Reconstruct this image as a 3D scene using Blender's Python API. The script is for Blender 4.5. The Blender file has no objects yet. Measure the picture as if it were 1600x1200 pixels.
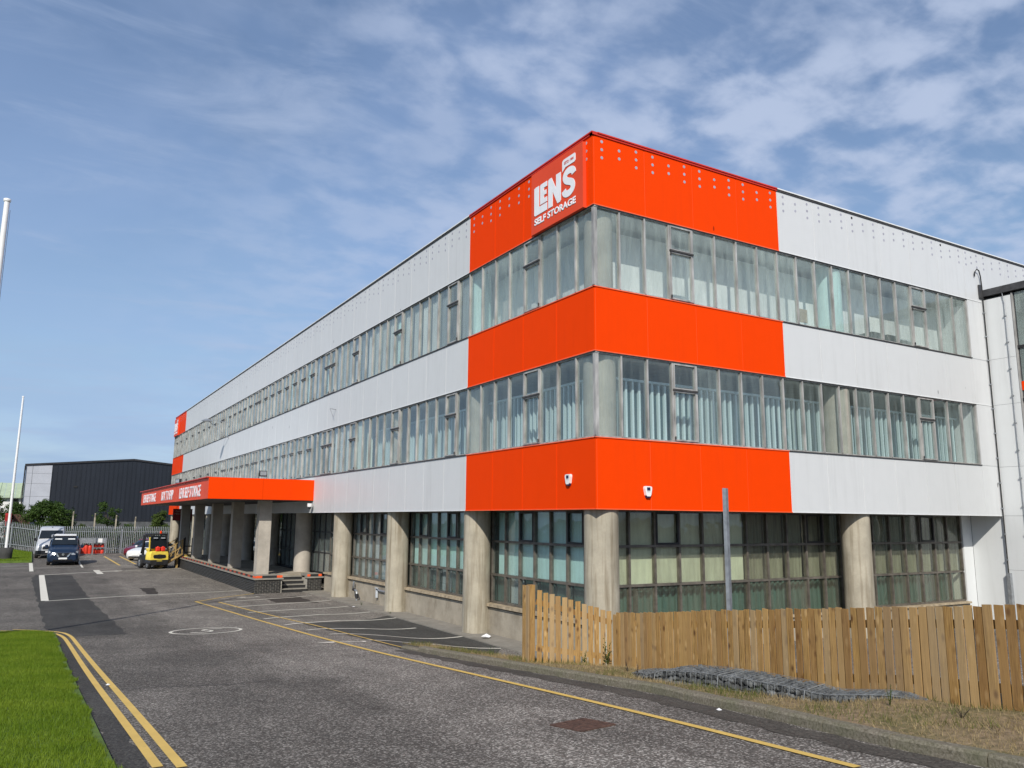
import bpy, bmesh, math, random
import numpy as np
from mathutils import Matrix, Vector
random.seed(7); rng = np.random.default_rng(7)
SC = bpy.context.scene
COL = SC.collection
R = math.radians

# ------------------------------------------------------------------ camera
cam = bpy.data.cameras.new('camera'); camo = bpy.data.objects.new('camera', cam); COL.objects.link(camo)
PITCH, ROLL, YAW, FPX = .1692, .0080, .5340, 1244.66
fw = Vector((math.sin(YAW)*math.cos(PITCH), math.cos(YAW)*math.cos(PITCH), math.sin(PITCH)))
rt = Vector((math.cos(YAW), -math.sin(YAW), 0)); up = rt.cross(fw)
r2 = rt*math.cos(ROLL)+up*math.sin(ROLL); u2 = -rt*math.sin(ROLL)+up*math.cos(ROLL)
camo.matrix_world = Matrix(((r2.x, u2.x, -fw.x, -11.111), (r2.y, u2.y, -fw.y, -14.939), (r2.z, u2.z, -fw.z, 3.3), (0, 0, 0, 1)))
cam.sensor_width = 36; cam.lens = FPX/1600*36; cam.clip_start = .1; cam.clip_end = 3000
SC.camera = camo

# ------------------------------------------------------------------ sky, sun, exposure
SUN_EL, SUN_A, SUN_B = R(37), .59, .807          # towards the sun: (-A,-B) on the ground
def build_world():
    w = bpy.data.worlds.new('World'); SC.world = w; w.use_nodes = True
    nt = w.node_tree; N = nt.nodes; L = nt.links
    for n in list(N): N.remove(n)
    out = N.new('ShaderNodeOutputWorld'); bg = N.new('ShaderNodeBackground'); L.new(bg.outputs[0], out.inputs[0])
    sky = N.new('ShaderNodeTexSky'); sky.sky_type = 'NISHITA'; sky.sun_disc = False
    sky.sun_elevation = SUN_EL; sky.sun_rotation = math.atan2(-SUN_A, -SUN_B) % (2*math.pi)
    sky.altitude = 50; sky.air_density = 1.0; sky.dust_density = .6; sky.ozone_density = 2.2
    tc = N.new('ShaderNodeTexCoord'); sp = N.new('ShaderNodeSeparateXYZ'); L.new(tc.outputs['Generated'], sp.inputs[0])
    def mth(op, a, b=None, clamp=False):
        m = N.new('ShaderNodeMath'); m.operation = op; m.use_clamp = clamp
        for i, x in enumerate((a, b)):
            if x is None: continue
            if isinstance(x, (int, float)): m.inputs[i].default_value = x
            else: L.new(x, m.inputs[i])
        return m.outputs[0]
    zz = mth('ADD', mth('MAXIMUM', sp.outputs[2], 0.0), .16)
    u, v = mth('DIVIDE', sp.outputs[0], zz), mth('DIVIDE', sp.outputs[1], zz)
    def vec(a, b, c=0.0):
        m = N.new('ShaderNodeCombineXYZ')
        for i, x in enumerate((a, b, c)):
            if isinstance(x, (int, float)): m.inputs[i].default_value = x
            else: L.new(x, m.inputs[i])
        return m.outputs[0]
    def noise(vc, scale, det, rough=.55, dist=0.0):
        n = N.new('ShaderNodeTexNoise'); n.inputs['Scale'].default_value = scale; n.inputs['Detail'].default_value = det
        n.inputs['Roughness'].default_value = rough; n.inputs['Distortion'].default_value = dist; L.new(vc, n.inputs['Vector']); return n.outputs[0]
    def ramp(f, lo, hi, smooth=True):
        m = N.new('ShaderNodeMapRange'); m.interpolation_type = 'SMOOTHSTEP' if smooth else 'LINEAR'
        m.inputs[1].default_value = lo; m.inputs[2].default_value = hi; L.new(f, m.inputs[0]); return m.outputs[0]
    # broad veil of thin cloud, and a field of small fleecy clouds towards the east
    veil = ramp(noise(vec(u, v, 1.7), .75, 6, .55, .6), .30, .70)
    east = ramp(mth('ADD', sp.outputs[0], mth('MULTIPLY', sp.outputs[1], -.25)), -.30, .42)
    cells = noise(vec(u, mth('MULTIPLY', v, 1.15), 4.2), 8.0, 5, .50, .15)
    broad = ramp(noise(vec(u, v, 9.1), 1.5, 4), .30, .60)
    puffs = mth('MULTIPLY', ramp(cells, .35, .67), mth('ADD', mth('MULTIPLY', broad, .65), .35))
    fleece = mth('MULTIPLY', puffs, east)
    wisps = ramp(noise(vec(mth('ADD', mth('MULTIPLY', u, .9), mth('MULTIPLY', v, .5)), mth('MULTIPLY', v, 2.4), 2.0), 2.6, 8, .62, .6), .48, .80)
    low = mth('MULTIPLY', ramp(sp.outputs[2], .50, .0), mth('ADD', mth('MULTIPLY', broad, .45), .6), True)
    def blend(fac, a, colr):
        m = N.new('ShaderNodeMix'); m.data_type = 'RGBA'; L.new(fac, m.inputs[0]); L.new(a, m.inputs[6]); m.inputs[7].default_value = (*colr, 1); return m.outputs[2]
    c = blend(mth('MULTIPLY', low, .85), sky.outputs[0], (2.75, 3.9, 5.6))
    c = blend(mth('MULTIPLY', veil, .34), c, (2.75, 3.85, 6.3))
    c = blend(mth('MULTIPLY', wisps, .48), c, (3.3, 4.1, 5.7))
    c = blend(mth('MULTIPLY', fleece, .84), c, (4.1, 4.8, 6.3))
    L.new(c, bg.inputs[0]); bg.inputs[1].default_value = .125
build_world()
sun = bpy.data.lights.new('sun', 'SUN'); sun.energy = 4.6; sun.angle = R(.53); sun.color = (1, .945, .86)
suno = bpy.data.objects.new('sun', sun); COL.objects.link(suno)
sd = Vector((-SUN_A*math.cos(SUN_EL), -SUN_B*math.cos(SUN_EL), math.sin(SUN_EL)))
suno.rotation_euler = sd.to_track_quat('Z', 'Y').to_euler(); suno.location = sd*60
SC.view_settings.view_transform = 'Standard'; SC.view_settings.look = 'None'
SC.view_settings.exposure = 0.0; SC.view_settings.gamma = 1
SC.render.engine = 'CYCLES'
SC.cycles.use_denoising = True; SC.cycles.max_bounces = 6; SC.cycles.transparent_max_bounces = 16
SC.cycles.caustics_reflective = False; SC.cycles.caustics_refractive = False

# ------------------------------------------------------------------ materials
class NT:
    def __init__(s, name):
        m = bpy.data.materials.new(name); m.use_nodes = True; s.m = m; s.t = m.node_tree; s.N = s.t.nodes; s.L = s.t.links
        s.b = s.N['Principled BSDF']; s.out = s.N['Material Output']
        s.geo = s.N.new('ShaderNodeNewGeometry'); s.pos = s.geo.outputs['Position']
    def mth(s, op, a, b=None, clamp=False):
        m = s.N.new('ShaderNodeMath'); m.operation = op; m.use_clamp = clamp
        for i, x in enumerate((a, b)):
            if x is None: continue
            if isinstance(x, (int, float)): m.inputs[i].default_value = x
            else: s.L.new(x, m.inputs[i])
        return m.outputs[0]
    def scale(s, v, sc, off=None):
        m = s.N.new('ShaderNodeMapping'); m.inputs['Scale'].default_value = sc; s.L.new(v, m.inputs[0])
        if off is not None: s.L.new(off, m.inputs['Location'])
        return m.outputs[0]
    def noise(s, v, scale, det=3, rough=.55, dist=0.):
        n = s.N.new('ShaderNodeTexNoise'); n.inputs['Scale'].default_value = scale; n.inputs['Detail'].default_value = det
        n.inputs['Roughness'].default_value = rough; n.inputs['Distortion'].default_value = dist
        if v is not None: s.L.new(v, n.inputs['Vector'])
        return n.outputs[0]
    def vor(s, v, scale, out='Distance', feat='F1'):
        n = s.N.new('ShaderNodeTexVoronoi'); n.feature = feat; n.inputs['Scale'].default_value = scale; s.L.new(v, n.inputs['Vector']); return n.outputs[out]
    def rng(s, f, lo, hi, a=0., b=1., smooth=False):
        m = s.N.new('ShaderNodeMapRange'); m.interpolation_type = 'SMOOTHSTEP' if smooth else 'LINEAR'
        for i, x in enumerate((lo, hi, a, b)): m.inputs[i+1].default_value = x
        s.L.new(f, m.inputs[0]); return m.outputs[0]
    def mix(s, f, a, b, mode='MIX'):
        m = s.N.new('ShaderNodeMix'); m.data_type = 'RGBA'; m.blend_type = mode
        if isinstance(f, (int, float)): m.inputs[0].default_value = f
        else: s.L.new(f, m.inputs[0])
        for i, x in ((6, a), (7, b)):
            if isinstance(x, tuple): m.inputs[i].default_value = (*x, 1)
            else: s.L.new(x, m.inputs[i])
        return m.outputs[2]
    def sep(s, v):
        n = s.N.new('ShaderNodeSeparateXYZ'); s.L.new(v, n.inputs[0]); return n.outputs
    def info(s, o='Random'): return s.N.new('ShaderNodeObjectInfo').outputs[o]
    def bump(s, h, strength=.3, dist=.02):
        n = s.N.new('ShaderNodeBump'); n.inputs['Strength'].default_value = strength; n.inputs['Distance'].default_value = dist
        s.L.new(h, n.inputs['Height']); s.L.new(n.outputs[0], s.b.inputs['Normal'])
    def set(s, col=None, rough=None, metal=None, spec=None):
        for k, x in (('Base Color', col), ('Roughness', rough), ('Metallic', metal), ('Specular IOR Level', spec)):
            if x is None: continue
            if isinstance(x, tuple): s.b.inputs[k].default_value = (*x, 1)
            elif isinstance(x, (int, float)): s.b.inputs[k].default_value = x
            else: s.L.new(x, s.b.inputs[k])
        return s.m
def mat(name, col, rough=.6, var=.12, scale=4., metal=0., bump=0., stretch=(1, 1, 1), spec=.5, tint=0.):
    n = NT(name); p = n.scale(n.pos, stretch)
    f = n.noise(p, scale, 4); dk = tuple(c*(1-var*1.6) for c in col); lt = tuple(min(1, c*(1+var)) for c in col)
    c = n.mix(n.rng(f, .3, .7), dk, lt)
    if tint: c = n.mix(n.rng(n.info(), 0, 1, 0, tint), c, tuple(x*.4 for x in col))
    if bump: n.bump(n.noise(p, scale*6, 4), bump)
    return n.set(c, rough, metal, spec)
def streaked(name, col, dirt, amount=.35, rough=.5, spec=.4):
    n = NT(name)
    st = n.noise(n.scale(n.pos, (3.2, 3.2, .22)), 1.6, 5, .6)
    bl = n.noise(n.pos, .5, 4)
    f = n.mth('MULTIPLY', n.rng(st, .48, .80), n.rng(bl, .35, .7), True)
    c = n.mix(n.mth('MULTIPLY', f, amount), col, dirt)
    c = n.mix(n.rng(n.noise(n.pos, 2.3, 3), .3, .7, 0, .10), c, tuple(x*.75 for x in col))
    mk = n.vor(n.scale(n.pos, (1.15, 1.15, .42)), 1.0); c = n.mix(n.rng(mk, .028, .042, .75, 0), c, tuple(x*.25 for x in dirt))
    r = n.info(); c = n.mix(n.rng(r, 0, 1, 0, .07), c, tuple(x*.6 for x in col))
    n.bump(n.noise(n.pos, 1.1, 2), .04, .05)
    return n.set(c, rough, 0., spec)
MT = {}
MT['orange'] = streaked('orange_cladding_paint', (.82, .051, .0005), (.50, .03, .01), .22, .65, .06)
MT['orange_edge'] = mat('orange_panel_edge', (.9, .12, .03), .5, .05)
MT['red_trim'] = mat('red_trim_paint', (.60, .030, .012), .45, .08)
MT['white'] = streaked('pale_grey_cladding_paint', (.605, .62, .625), (.30, .31, .30), .36, .45, .4)
MT['white_edge'] = mat('pale_panel_edge', (.74, .76, .76), .5, .05)
MT['wallwhite'] = streaked('white_render_paint', (.66, .68, .68), (.42, .43, .42), .35, .6, .3)
MT['hole'] = mat('grey_cap', (.36, .36, .42), .5, .1)
MT['black'] = mat('black_void', (.012, .012, .012), .7, .1)
MT['trim_and_shade'] = mat('weathered_trim_and_shade', (.055, .052, .05), .6, .25, 8)  # weathered trim; also the painted-in shade of the canopy soffit
MT['alu'] = mat('weathered_aluminium', (.42, .41, .39), .5, .28, 5, .25, 0, (1, 1, .3))
MT['bronze'] = mat('bronze_frame', (.135, .12, .10), .5, .25, 5, .2)
MT['slab'] = mat('painted_slab', (.66, .67, .66), .8, .1)
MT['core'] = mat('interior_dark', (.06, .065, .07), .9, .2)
MT['board'] = mat('white_inner_board', (.82, .84, .83), .7, .06, 1.2)
MT['teal'] = mat('pale_teal_board', (.58, .80, .77), .6, .06, 1.2)
MT['cream'] = mat('cream_board', (.72, .76, .66), .7, .08, 1.2)
MT['lav'] = mat('lavender_grey_board', (.42, .45, .48), .7, .06, 1.2)
MT['dkgreen'] = mat('dark_green_curtain', (.032, .070, .062), .8, .2, 3, 0, 0, (4, 4, .2))
MT['blindgrey'] = mat('grey_vertical_blind', (.23, .23, .19), .8, .25, 4, 0, 0, (4, 4, .2))
MT['tealmetal'] = mat('teal_partition_steel', (.10, .19, .19), .5, .15, 3, .2, 0, (3, 3, .2))
MT['corr'] = mat('blue_green_partition_sheet', (.045, .085, .095), .5, .15, 2, .1, 0, (3, 3, .2)); MT['corrrib'] = mat('pale_partition_ribs', (.62, .74, .76), .4, .08, 2, .1, 0, (3, 3, .2))
MT['curtain'] = mat('white_curtain_cloth', (.60, .62, .60), .85, .10, 3, 0, 0, (5, 5, .2), .2, .35)
MT['curtaingrey'] = mat('grey_curtain_cloth', (.26, .29, .30), .85, .15, 3, 0, 0, (5, 5, .2), .2, .35)
MT['timber'] = mat('weathered_timber_sill', (.40, .325, .22), .75, .25, 6, 0, .2)
MT['steel'] = mat('galvanised_steel', (.36, .38, .40), .45, .18, 9, .6)
MT['dkmetal'] = mat('dark_metal', (.03, .03, .032), .5, .2, 6, .3)
MT['whitepaint'] = mat('white_gloss_paint', (.78, .78, .77), .3, .05)
MT['letter'] = mat('white_lettering', (.80, .81, .84), .4, .03)
MT['signred'] = mat('sign_red_orange', (.70, .072, .026), .5, .04, 1.0, 0, 0, (1, 1, 1), .15)
MT['reddark'] = mat('dark_red_sign', (.20, .012, .014), .5, .1)
MT['edgegrey'] = mat('grey_metal_roof_edge', (.06, .06, .063), .5, .2, 6, .3)
MT['rubber'] = mat('black_rubber', (.018, .018, .018), .75, .2)
MT['chrome'] = mat('chrome', (.7, .7, .7), .18, .05, 3, 1.)
MT['lamp'] = mat('lamp_glass', (.36, .39, .42), .2, .15, 20, .3)
MT['blacktop_trim'] = mat('black_gloss_trim', (.014, .015, .018), .25, .1)
MT['navy'] = mat('navy_label', (.01, .014, .06), .5, .05)
MT['asphdark'] = None
def concrete(name, col, dirt, streak=.6, rough=.85, st=(5, 5, .35)):
    n = NT(name)
    a = n.noise(n.pos, 1.6, 6, .6); b = n.noise(n.scale(n.pos, st), 1.4, 5, .6); c3 = n.noise(n.pos, 22, 3)
    c = n.mix(n.rng(a, .3, .72), tuple(x*.72 for x in col), tuple(x*1.1 for x in col))
    c = n.mix(n.mth('MULTIPLY', n.rng(b, .48, .74), streak), c, dirt)
    c = n.mix(n.rng(c3, .3, .7, 0, .22), c, tuple(x*.6 for x in col))
    n.bump(n.mth('ADD', c3, n.mth('MULTIPLY', a, 2.)), .25, .02)
    return n.set(c, rough, 0., .25)
MT['conc'] = concrete('stained_concrete', (.43, .39, .305), (.165, .13, .08), .95)
MT['conclow'] = concrete('plinth_concrete', (.40, .355, .28), (.16, .13, .09), .75, .85, (1.3, 1.3, .8))
MT['dkconc'] = concrete('dark_planter_concrete', (.06, .06, .058), (.03, .03, .03), .4)
MT['concpave'] = concrete('path_concrete', (.27, .25, .215), (.12, .11, .09), .3)
MT['concpaint'] = concrete('painted_concrete', (.46, .42, .36), (.33, .29, .24), .35)
MT['wire'] = mat('dull_galvanised_wire', (.27, .285, .29), .55, .2, 9, .4)
MT['coping'] = concrete('coping_stone', (.30, .28, .24), (.15, .14, .12), .4)
def asphalt(name, base, chip, amt=.8, region=False, sc=1.):
    n = NT(name)
    cell = n.sep(n.vor(n.scale(n.pos, (1, 1, .3)), 62*sc, 'Color')); sp1 = n.noise(n.pos, 30*sc, 4, .75); sp3 = n.noise(n.pos, 130, 2)
    big = n.noise(n.pos, .38, 6, .62); mid = n.noise(n.scale(n.pos, (2.0, .45, 1)), .9, 6, .65); pat = n.noise(n.pos, 1.6, 5, .6)
    k = n.rng(big, .3, .7, .78, 1.16); k = n.mth('MULTIPLY', k, n.rng(mid, .30, .72, 1.14, .74)); k = n.mth('MULTIPLY', k, n.rng(pat, .3, .7, .9, 1.08))
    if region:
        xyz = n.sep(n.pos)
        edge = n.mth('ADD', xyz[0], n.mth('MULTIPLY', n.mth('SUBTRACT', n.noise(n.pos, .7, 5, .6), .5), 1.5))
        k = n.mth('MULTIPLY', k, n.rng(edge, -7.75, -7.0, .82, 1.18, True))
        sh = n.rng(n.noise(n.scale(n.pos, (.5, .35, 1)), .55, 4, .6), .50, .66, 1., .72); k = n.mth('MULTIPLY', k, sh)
    ch = n.mth('MULTIPLY', n.mth('MULTIPLY', n.rng(cell[0], .56, .80), n.rng(sp1, .36, .56)), amt)
    c = n.mix(ch, base, chip); c = n.mix(n.rng(cell[1], .70, .95, 0, .75), c, tuple(x*.28 for x in base))
    vv = n.N.new('ShaderNodeVectorMath'); vv.operation = 'SCALE'; n.L.new(c, vv.inputs[0]); n.L.new(k, vv.inputs['Scale'])
    n.bump(n.mth('ADD', n.mth('MULTIPLY', cell[0], .8), n.mth('MULTIPLY', sp3, .5)), .6, .012)
    return n.set(vv.outputs[0], .88, 0., .22)
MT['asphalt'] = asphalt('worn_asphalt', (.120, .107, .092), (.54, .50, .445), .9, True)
MT['asphnew'] = asphalt('newer_dark_asphalt', (.056, .053, .049), (.14, .135, .12), .7)
MT['asphbay'] = asphalt('bay_asphalt', (.070, .068, .062), (.15, .145, .13), .6)
MT['oil'] = asphalt('oil_stained_asphalt', (.052, .044, .038), (.15, .135, .12), .6)
MT['gutter'] = asphalt('dusty_gutter_asphalt', (.082, .073, .061), (.20, .18, .155), .5)
def roadpaint(name, col):
    n = NT(name); f = n.noise(n.pos, 30, 5, .7); g_ = n.noise(n.pos, 3, 3)
    k = n.mth('MULTIPLY', n.rng(f, .56, .70), n.rng(g_, .42, .80), True)
    n.bump(f, .3, .006)
    return n.set(n.mix(k, n.mix(n.rng(g_, .3, .7), tuple(x*.85 for x in col), col), (.10, .095, .085)), .7, 0., .3)
MT['yellow'] = roadpaint('yellow_road_paint', (.66, .45, .12))
MT['roadwhite'] = roadpaint('white_road_paint', (.72, .69, .60))
def glass(name, tint, dirtcol, dirt=.16, rough=.02):
    n = NT(name); N, L = n.N, n.L
    tr = N.new('ShaderNodeBsdfTransparent'); tr.inputs[0].default_value = (*tint, 1)
    gl = N.new('ShaderNodeBsdfGlossy'); gl.inputs['Roughness'].default_value = rough; gl.inputs[0].default_value = (.92, .95, .96, 1)
    wob = N.new('ShaderNodeBump'); wob.inputs['Strength'].default_value = .05; wob.inputs['Distance'].default_value = .1
    L.new(n.noise(n.pos, 1.3, 2), wob.inputs['Height']); L.new(wob.outputs[0], gl.inputs['Normal'])
    fr = N.new('ShaderNodeFresnel'); L.new(n.rng(n.geo.outputs['Backfacing'], 0, 1, 1.5, 1/1.5), fr.inputs[0])
    m1 = N.new('ShaderNodeMixShader'); L.new(fr.outputs[0], m1.inputs[0]); L.new(tr.outputs[0], m1.inputs[1]); L.new(gl.outputs[0], m1.inputs[2])
    df = N.new('ShaderNodeBsdfDiffuse'); df.inputs[0].default_value = (*dirtcol, 1)
    st = n.noise(n.scale(n.pos, (4, 4, .5)), 2, 5, .6)
    k = n.mth('MULTIPLY', n.rng(st, .3, .75, .3, 1.3), n.mth('MULTIPLY', n.rng(n.info(), 0, 1, .5, 1.6), dirt), True)
    m2 = N.new('ShaderNodeMixShader'); L.new(k, m2.inputs[0]); L.new(m1.outputs[0], m2.inputs[1]); L.new(df.outputs[0], m2.inputs[2])
    L.new(m2.outputs[0], n.out.inputs[0]); return n.m
MT['glass'] = glass('old_window_glass', (.955, .98, .975), (.46, .54, .51), .20)
MT['glass2'] = glass('cleaner_window_glass', (.95, .98, .975), (.40, .48, .46), .11)
MT['glassdirty'] = glass('dirty_ground_floor_glass', (.93, .95, .89), (.28, .27, .21), .13)
MT['glassgreen'] = glass('greenish_ground_floor_glass', (.945, .985, .975), (.26, .31, .29), .09)
MT['carglass'] = mat('dark_vehicle_glass', (.012, .016, .02), .06, .1, 2)
def carpaint(name, col, metal=.2):
    n = NT(name); n.b.inputs['Coat Weight'].default_value = .6; n.b.inputs['Coat Roughness'].default_value = .06
    return n.set(n.mix(n.rng(n.noise(n.pos, 2.5, 3), .3, .7), tuple(x*.86 for x in col), col), .38, metal, .5)
MT['carblue'] = carpaint('blue_metallic_paint', (.006, .020, .052), .3)
MT['carsilver'] = carpaint('silver_metallic_paint', (.62, .63, .64), .25)
MT['carwhite'] = carpaint('white_car_paint', (.76, .77, .78), 0.)
MT['carred'] = carpaint('dark_red_car_paint', (.16, .008, .020), .2)
MT['forkyellow'] = mat('forklift_yellow', (.78, .60, .085), .42, .10, 5)
MT['tan'] = mat('tan_painted_steel', (.40, .27, .10), .6, .25, 6)
MT['gasred'] = mat('red_gas_bottle_paint', (.60, .045, .022), .45, .12, 6)
MT['plastred'] = mat('red_plastic', (.72, .04, .02), .4, .06)
MT['shedbase'] = mat('dark_base_wall', (.085, .09, .092), .8, .2, 2)
MT['shed'] = mat('anthracite_cladding', (.014, .018, .026), .45, .12, 2, .15, 0, (1, 1, .15))
MT['shedgrey'] = mat('silver_grey_cladding', (.42, .44, .48), .5, .05, 1)
MT['palegreen'] = mat('pale_green_roof_sheet', (.40, .48, .33), .6, .08, 1)
MT['rust'] = mat('rusty_cast_iron', (.105, .058, .042), .8, .35, 18, .2, .4)
MT['brick'] = mat('dark_grey_brick', (.055, .052, .048), .85, .3, 9, 0, .3, (1, 1, 1), .3, .5)
MT['mortar'] = mat('pale_mortar', (.36, .34, .29), .9, .15, 12)
MT['stone'] = mat('grey_blue_rock', (.112, .118, .118), .85, .55, 9, 0, .35, (1, 1, 1), .3, .35)
MT['litter'] = mat('white_litter', (.7, .7, .7), .6, .1)
def wood():
    n = NT('treated_softwood'); tc = n.N.new('ShaderNodeTexCoord').outputs['Object']; r = n.info()
    off = n.N.new('ShaderNodeCombineXYZ'); 
    for i, k in enumerate((37., 91., 53.)): n.L.new(n.mth('MULTIPLY', r, k), off.inputs[i])
    p = n.scale(tc, (1, 1, 1), off.outputs[0])
    grain = n.noise(n.scale(p, (60, 60, 2.6)), 1.0, 5, .6, 1.2); bl = n.noise(p, 4.5, 4, .6)
    kn = n.vor(n.scale(p, (7.5, 7.5, 4.2)), 1.0)
    c = n.mix(n.rng(grain, .32, .68), (.150, .080, .024), (.44, .268, .088))
    c = n.mix(n.rng(bl, .35, .7, 0, .55), c, (.37, .225, .095))
    c = n.mix(n.rng(kn, .08, .24, .95, 0), c, (.10, .045, .016)); c = n.mix(n.rng(n.vor(n.scale(p, (9, 9, 3.4)), 1.0), .10, .22, .6, 0), c, (.55, .37, .17))
    c = n.mix(n.rng(n.noise(None, 1, 0) if False else n.mth('FRACT', n.mth('MULTIPLY', r, 7.31)), .55, 1., 0, .60), c, (.155, .072, .022))
    c = n.mix(n.rng(n.mth('FRACT', n.mth('MULTIPLY', r, 3.17)), .5, 1., 0, .55), c, (.36, .275, .165)); c = n.mix(n.rng(n.mth('FRACT', n.mth('MULTIPLY', r, 11.9)), .6, 1., 0, .5), c, (.47, .30, .12))
    n.bump(n.mth('ADD', grain, n.mth('MULTIPLY', kn, .5)), .3, .01)
    return n.set(c, .78, 0., .25)
MT['wood'] = wood()
def foliage(name, a, b, transl=.35):
    n = NT(name); N, L = n.N, n.L
    c = n.mix(n.rng(n.noise(n.pos, 1.3, 3), .3, .7), a, b); c = n.mix(n.rng(n.noise(n.pos, 23., 2), .3, .75, 0, .7), c, tuple(x*.5 for x in a))
    n.set(c, .6, 0., .25)
    t = N.new('ShaderNodeBsdfTranslucent'); L.new(c, t.inputs[0]); m = N.new('ShaderNodeMixShader'); m.inputs[0].default_value = transl
    L.new(n.b.outputs[0], m.inputs[1]); L.new(t.outputs[0], m.inputs[2]); L.new(m.outputs[0], n.out.inputs[0]); return n.m
MT['leaf'] = foliage('dark_green_leaves', (.036, .078, .013), (.085, .145, .026))
MT['leaflight'] = foliage('yellow_green_leaves', (.070, .110, .020), (.115, .160, .032))
MT['weed'] = foliage('weed_leaves', (.050, .095, .018), (.095, .140, .030))
MT['grass'] = foliage('lawn_grass_blades', (.145, .240, .013), (.250, .340, .028), .4)
MT['straw'] = foliage('dry_grass_blades', (.32, .245, .12), (.46, .36, .19), .3)
MT['vergegreen'] = foliage('verge_grass_blades', (.10, .13, .025), (.17, .18, .045), .3)
MT['lawnsoil'] = mat('lawn_base', (.09, .15, .015), .9, .25, 3)
MT['bark'] = mat('bark', (.075, .058, .042), .9, .3, 8, 0, .4)
def verge_soil():
    n = NT('verge_soil'); a = n.noise(n.pos, 1.7, 6, .65); b = n.noise(n.pos, 14, 5, .7)
    c = n.mix(n.rng(a, .38, .62), (.21, .155, .095), (.14, .125, .055)); c = n.mix(n.rng(b, .45, .72), c, (.34, .25, .15)); c = n.mix(n.rng(b, .25, .42, .7, 0), c, (.05, .040, .025))
    n.bump(b, .7, .04); return n.set(c, .95, 0., .15)
MT['verge'] = verge_soil()
def kerbmat():
    n = NT('exposed_aggregate_kerb'); s1 = n.vor(n.pos, 75, 'Color'); s2 = n.noise(n.pos, 40, 4, .7); b = n.noise(n.pos, 2.2, 4)
    c = n.mix(n.rng(s2, .35, .65), (.10, .086, .062), (.255, .225, .175)); c = n.mix(n.rng(b, .4, .7, 0, .55), c, (.12, .125, .07))
    n.bump(s2, .6, .012); return n.set(c, .9, 0., .2)
MT['kerb'] = kerbmat()
MT['farground'] = mat('far_rough_ground', (.10, .11, .05), .95, .3, .3)

# ------------------------------------------------------------------ mesh helpers
class MB:
    def __init__(s): s.v = []; s.f = []; s.sm = []
    def add(s, vs, fs, smooth=False):
        o = len(s.v); s.v += [tuple(p) for p in vs]; s.f += [tuple(i+o for i in f) for f in fs]; s.sm += [smooth]*len(fs); return s
    def box(s, x0, x1, y0, y1, z0, z1):
        if x0 > x1: x0, x1 = x1, x0
        if y0 > y1: y0, y1 = y1, y0
        return s.add([(x0, y0, z0), (x1, y0, z0), (x1, y1, z0), (x0, y1, z0), (x0, y0, z1), (x1, y0, z1), (x1, y1, z1), (x0, y1, z1)],
                     [(0, 3, 2, 1), (4, 5, 6, 7), (0, 1, 5, 4), (1, 2, 6, 5), (2, 3, 7, 6), (3, 0, 4, 7)])
    def bar(s, p, q, w, h=None, roll=0.):
        p, q = Vector(p), Vector(q); h = h or w; d = (q-p).normalized()
        a = d.cross(Vector((0, 0, 1))) if abs(d.z) < .98 else d.cross(Vector((0, 1, 0))); a.normalize(); b = a.cross(d)
        vs = [c+a*i*w/2+b*j*h/2 for c in (p, q) for i, j in ((-1, -1), (1, -1), (1, 1), (-1, 1))]
        return s.add(vs, [(3, 2, 1, 0), (4, 5, 6, 7), (0, 1, 5, 4), (1, 2, 6, 5), (2, 3, 7, 6), (3, 0, 4, 7)])
    def tube(s, pts, r, n=8, caps=True, r2=None):
        pts = [Vector(p) for p in pts]; o = []; k = len(pts)
        for i, p in enumerate(pts):
            d = (pts[min(i+1, k-1)]-pts[max(i-1, 0)]).normalized()
            a = d.cross(Vector((0, 0, 1))) if abs(d.z) < .9 else d.cross(Vector((0, 1, 0))); a.normalize(); b = d.cross(a)
            rr = r if r2 is None else r+(r2-r)*i/(k-1)
            o += [p+a*math.cos(2*math.pi*j/n)*rr+b*math.sin(2*math.pi*j/n)*rr for j in range(n)]
        fs = [(i*n+j, i*n+(j+1) % n, (i+1)*n+(j+1) % n, (i+1)*n+j) for i in range(k-1) for j in range(n)]
        s.add(o, fs, True)
        if caps:
            s.add(o[:n], [tuple(range(n))[::-1]]); s.add(o[-n:], [tuple(range(n))])
        return s
    def lathe(s, c, prof, n=24):
        o = [(c[0]+r*math.cos(2*math.pi*j/n), c[1]+r*math.sin(2*math.pi*j/n), c[2]+z) for r, z in prof for j in range(n)]
        fs = [(i*n+j, i*n+(j+1) % n, (i+1)*n+(j+1) % n, (i+1)*n+j) for i in range(len(prof)-1) for j in range(n)]
        s.add(o, fs, True); s.add(o[:n], [tuple(range(n))[::-1]]); s.add(o[-n:], [tuple(range(n))]); return s
    def prism(s, poly, to3, t0, t1):
        """poly: (u,v) counter-clockwise seen from +t; to3(u,v,t) -> world"""
        n = len(poly); a = [to3(u, v, t0) for u, v in poly]; b = [to3(u, v, t1) for u, v in poly]
        return s.add(a+b, [tuple(range(n))[::-1], tuple(range(n, 2*n))]+[(i, (i+1) % n, n+(i+1) % n, n+i) for i in range(n)])
    def mesh(s, name):
        me = bpy.data.meshes.new(name); me.from_pydata(s.v, [], s.f)
        me.polygons.foreach_set('use_smooth', s.sm); me.update(); return me
    def build(s, name, m, parent=None, loc=None, fixn=False):
        me = s.mesh(name)
        if fixn:
            bm = bmesh.new(); bm.from_mesh(me); bmesh.ops.recalc_face_normals(bm, faces=bm.faces); bm.to_mesh(me); bm.free()
        return link(name, me, m, parent, loc)
def link(name, me, m, parent=None, loc=None, rz=0.):
    if m is not None and not me.materials: me.materials.append(MT[m] if isinstance(m, str) else m)
    o = bpy.data.objects.new(name, me); COL.objects.link(o)
    if loc is not None: o.location = loc
    if rz: o.rotation_euler = (0, 0, rz)
    if parent is not None: o.parent = parent
    return o
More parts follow.
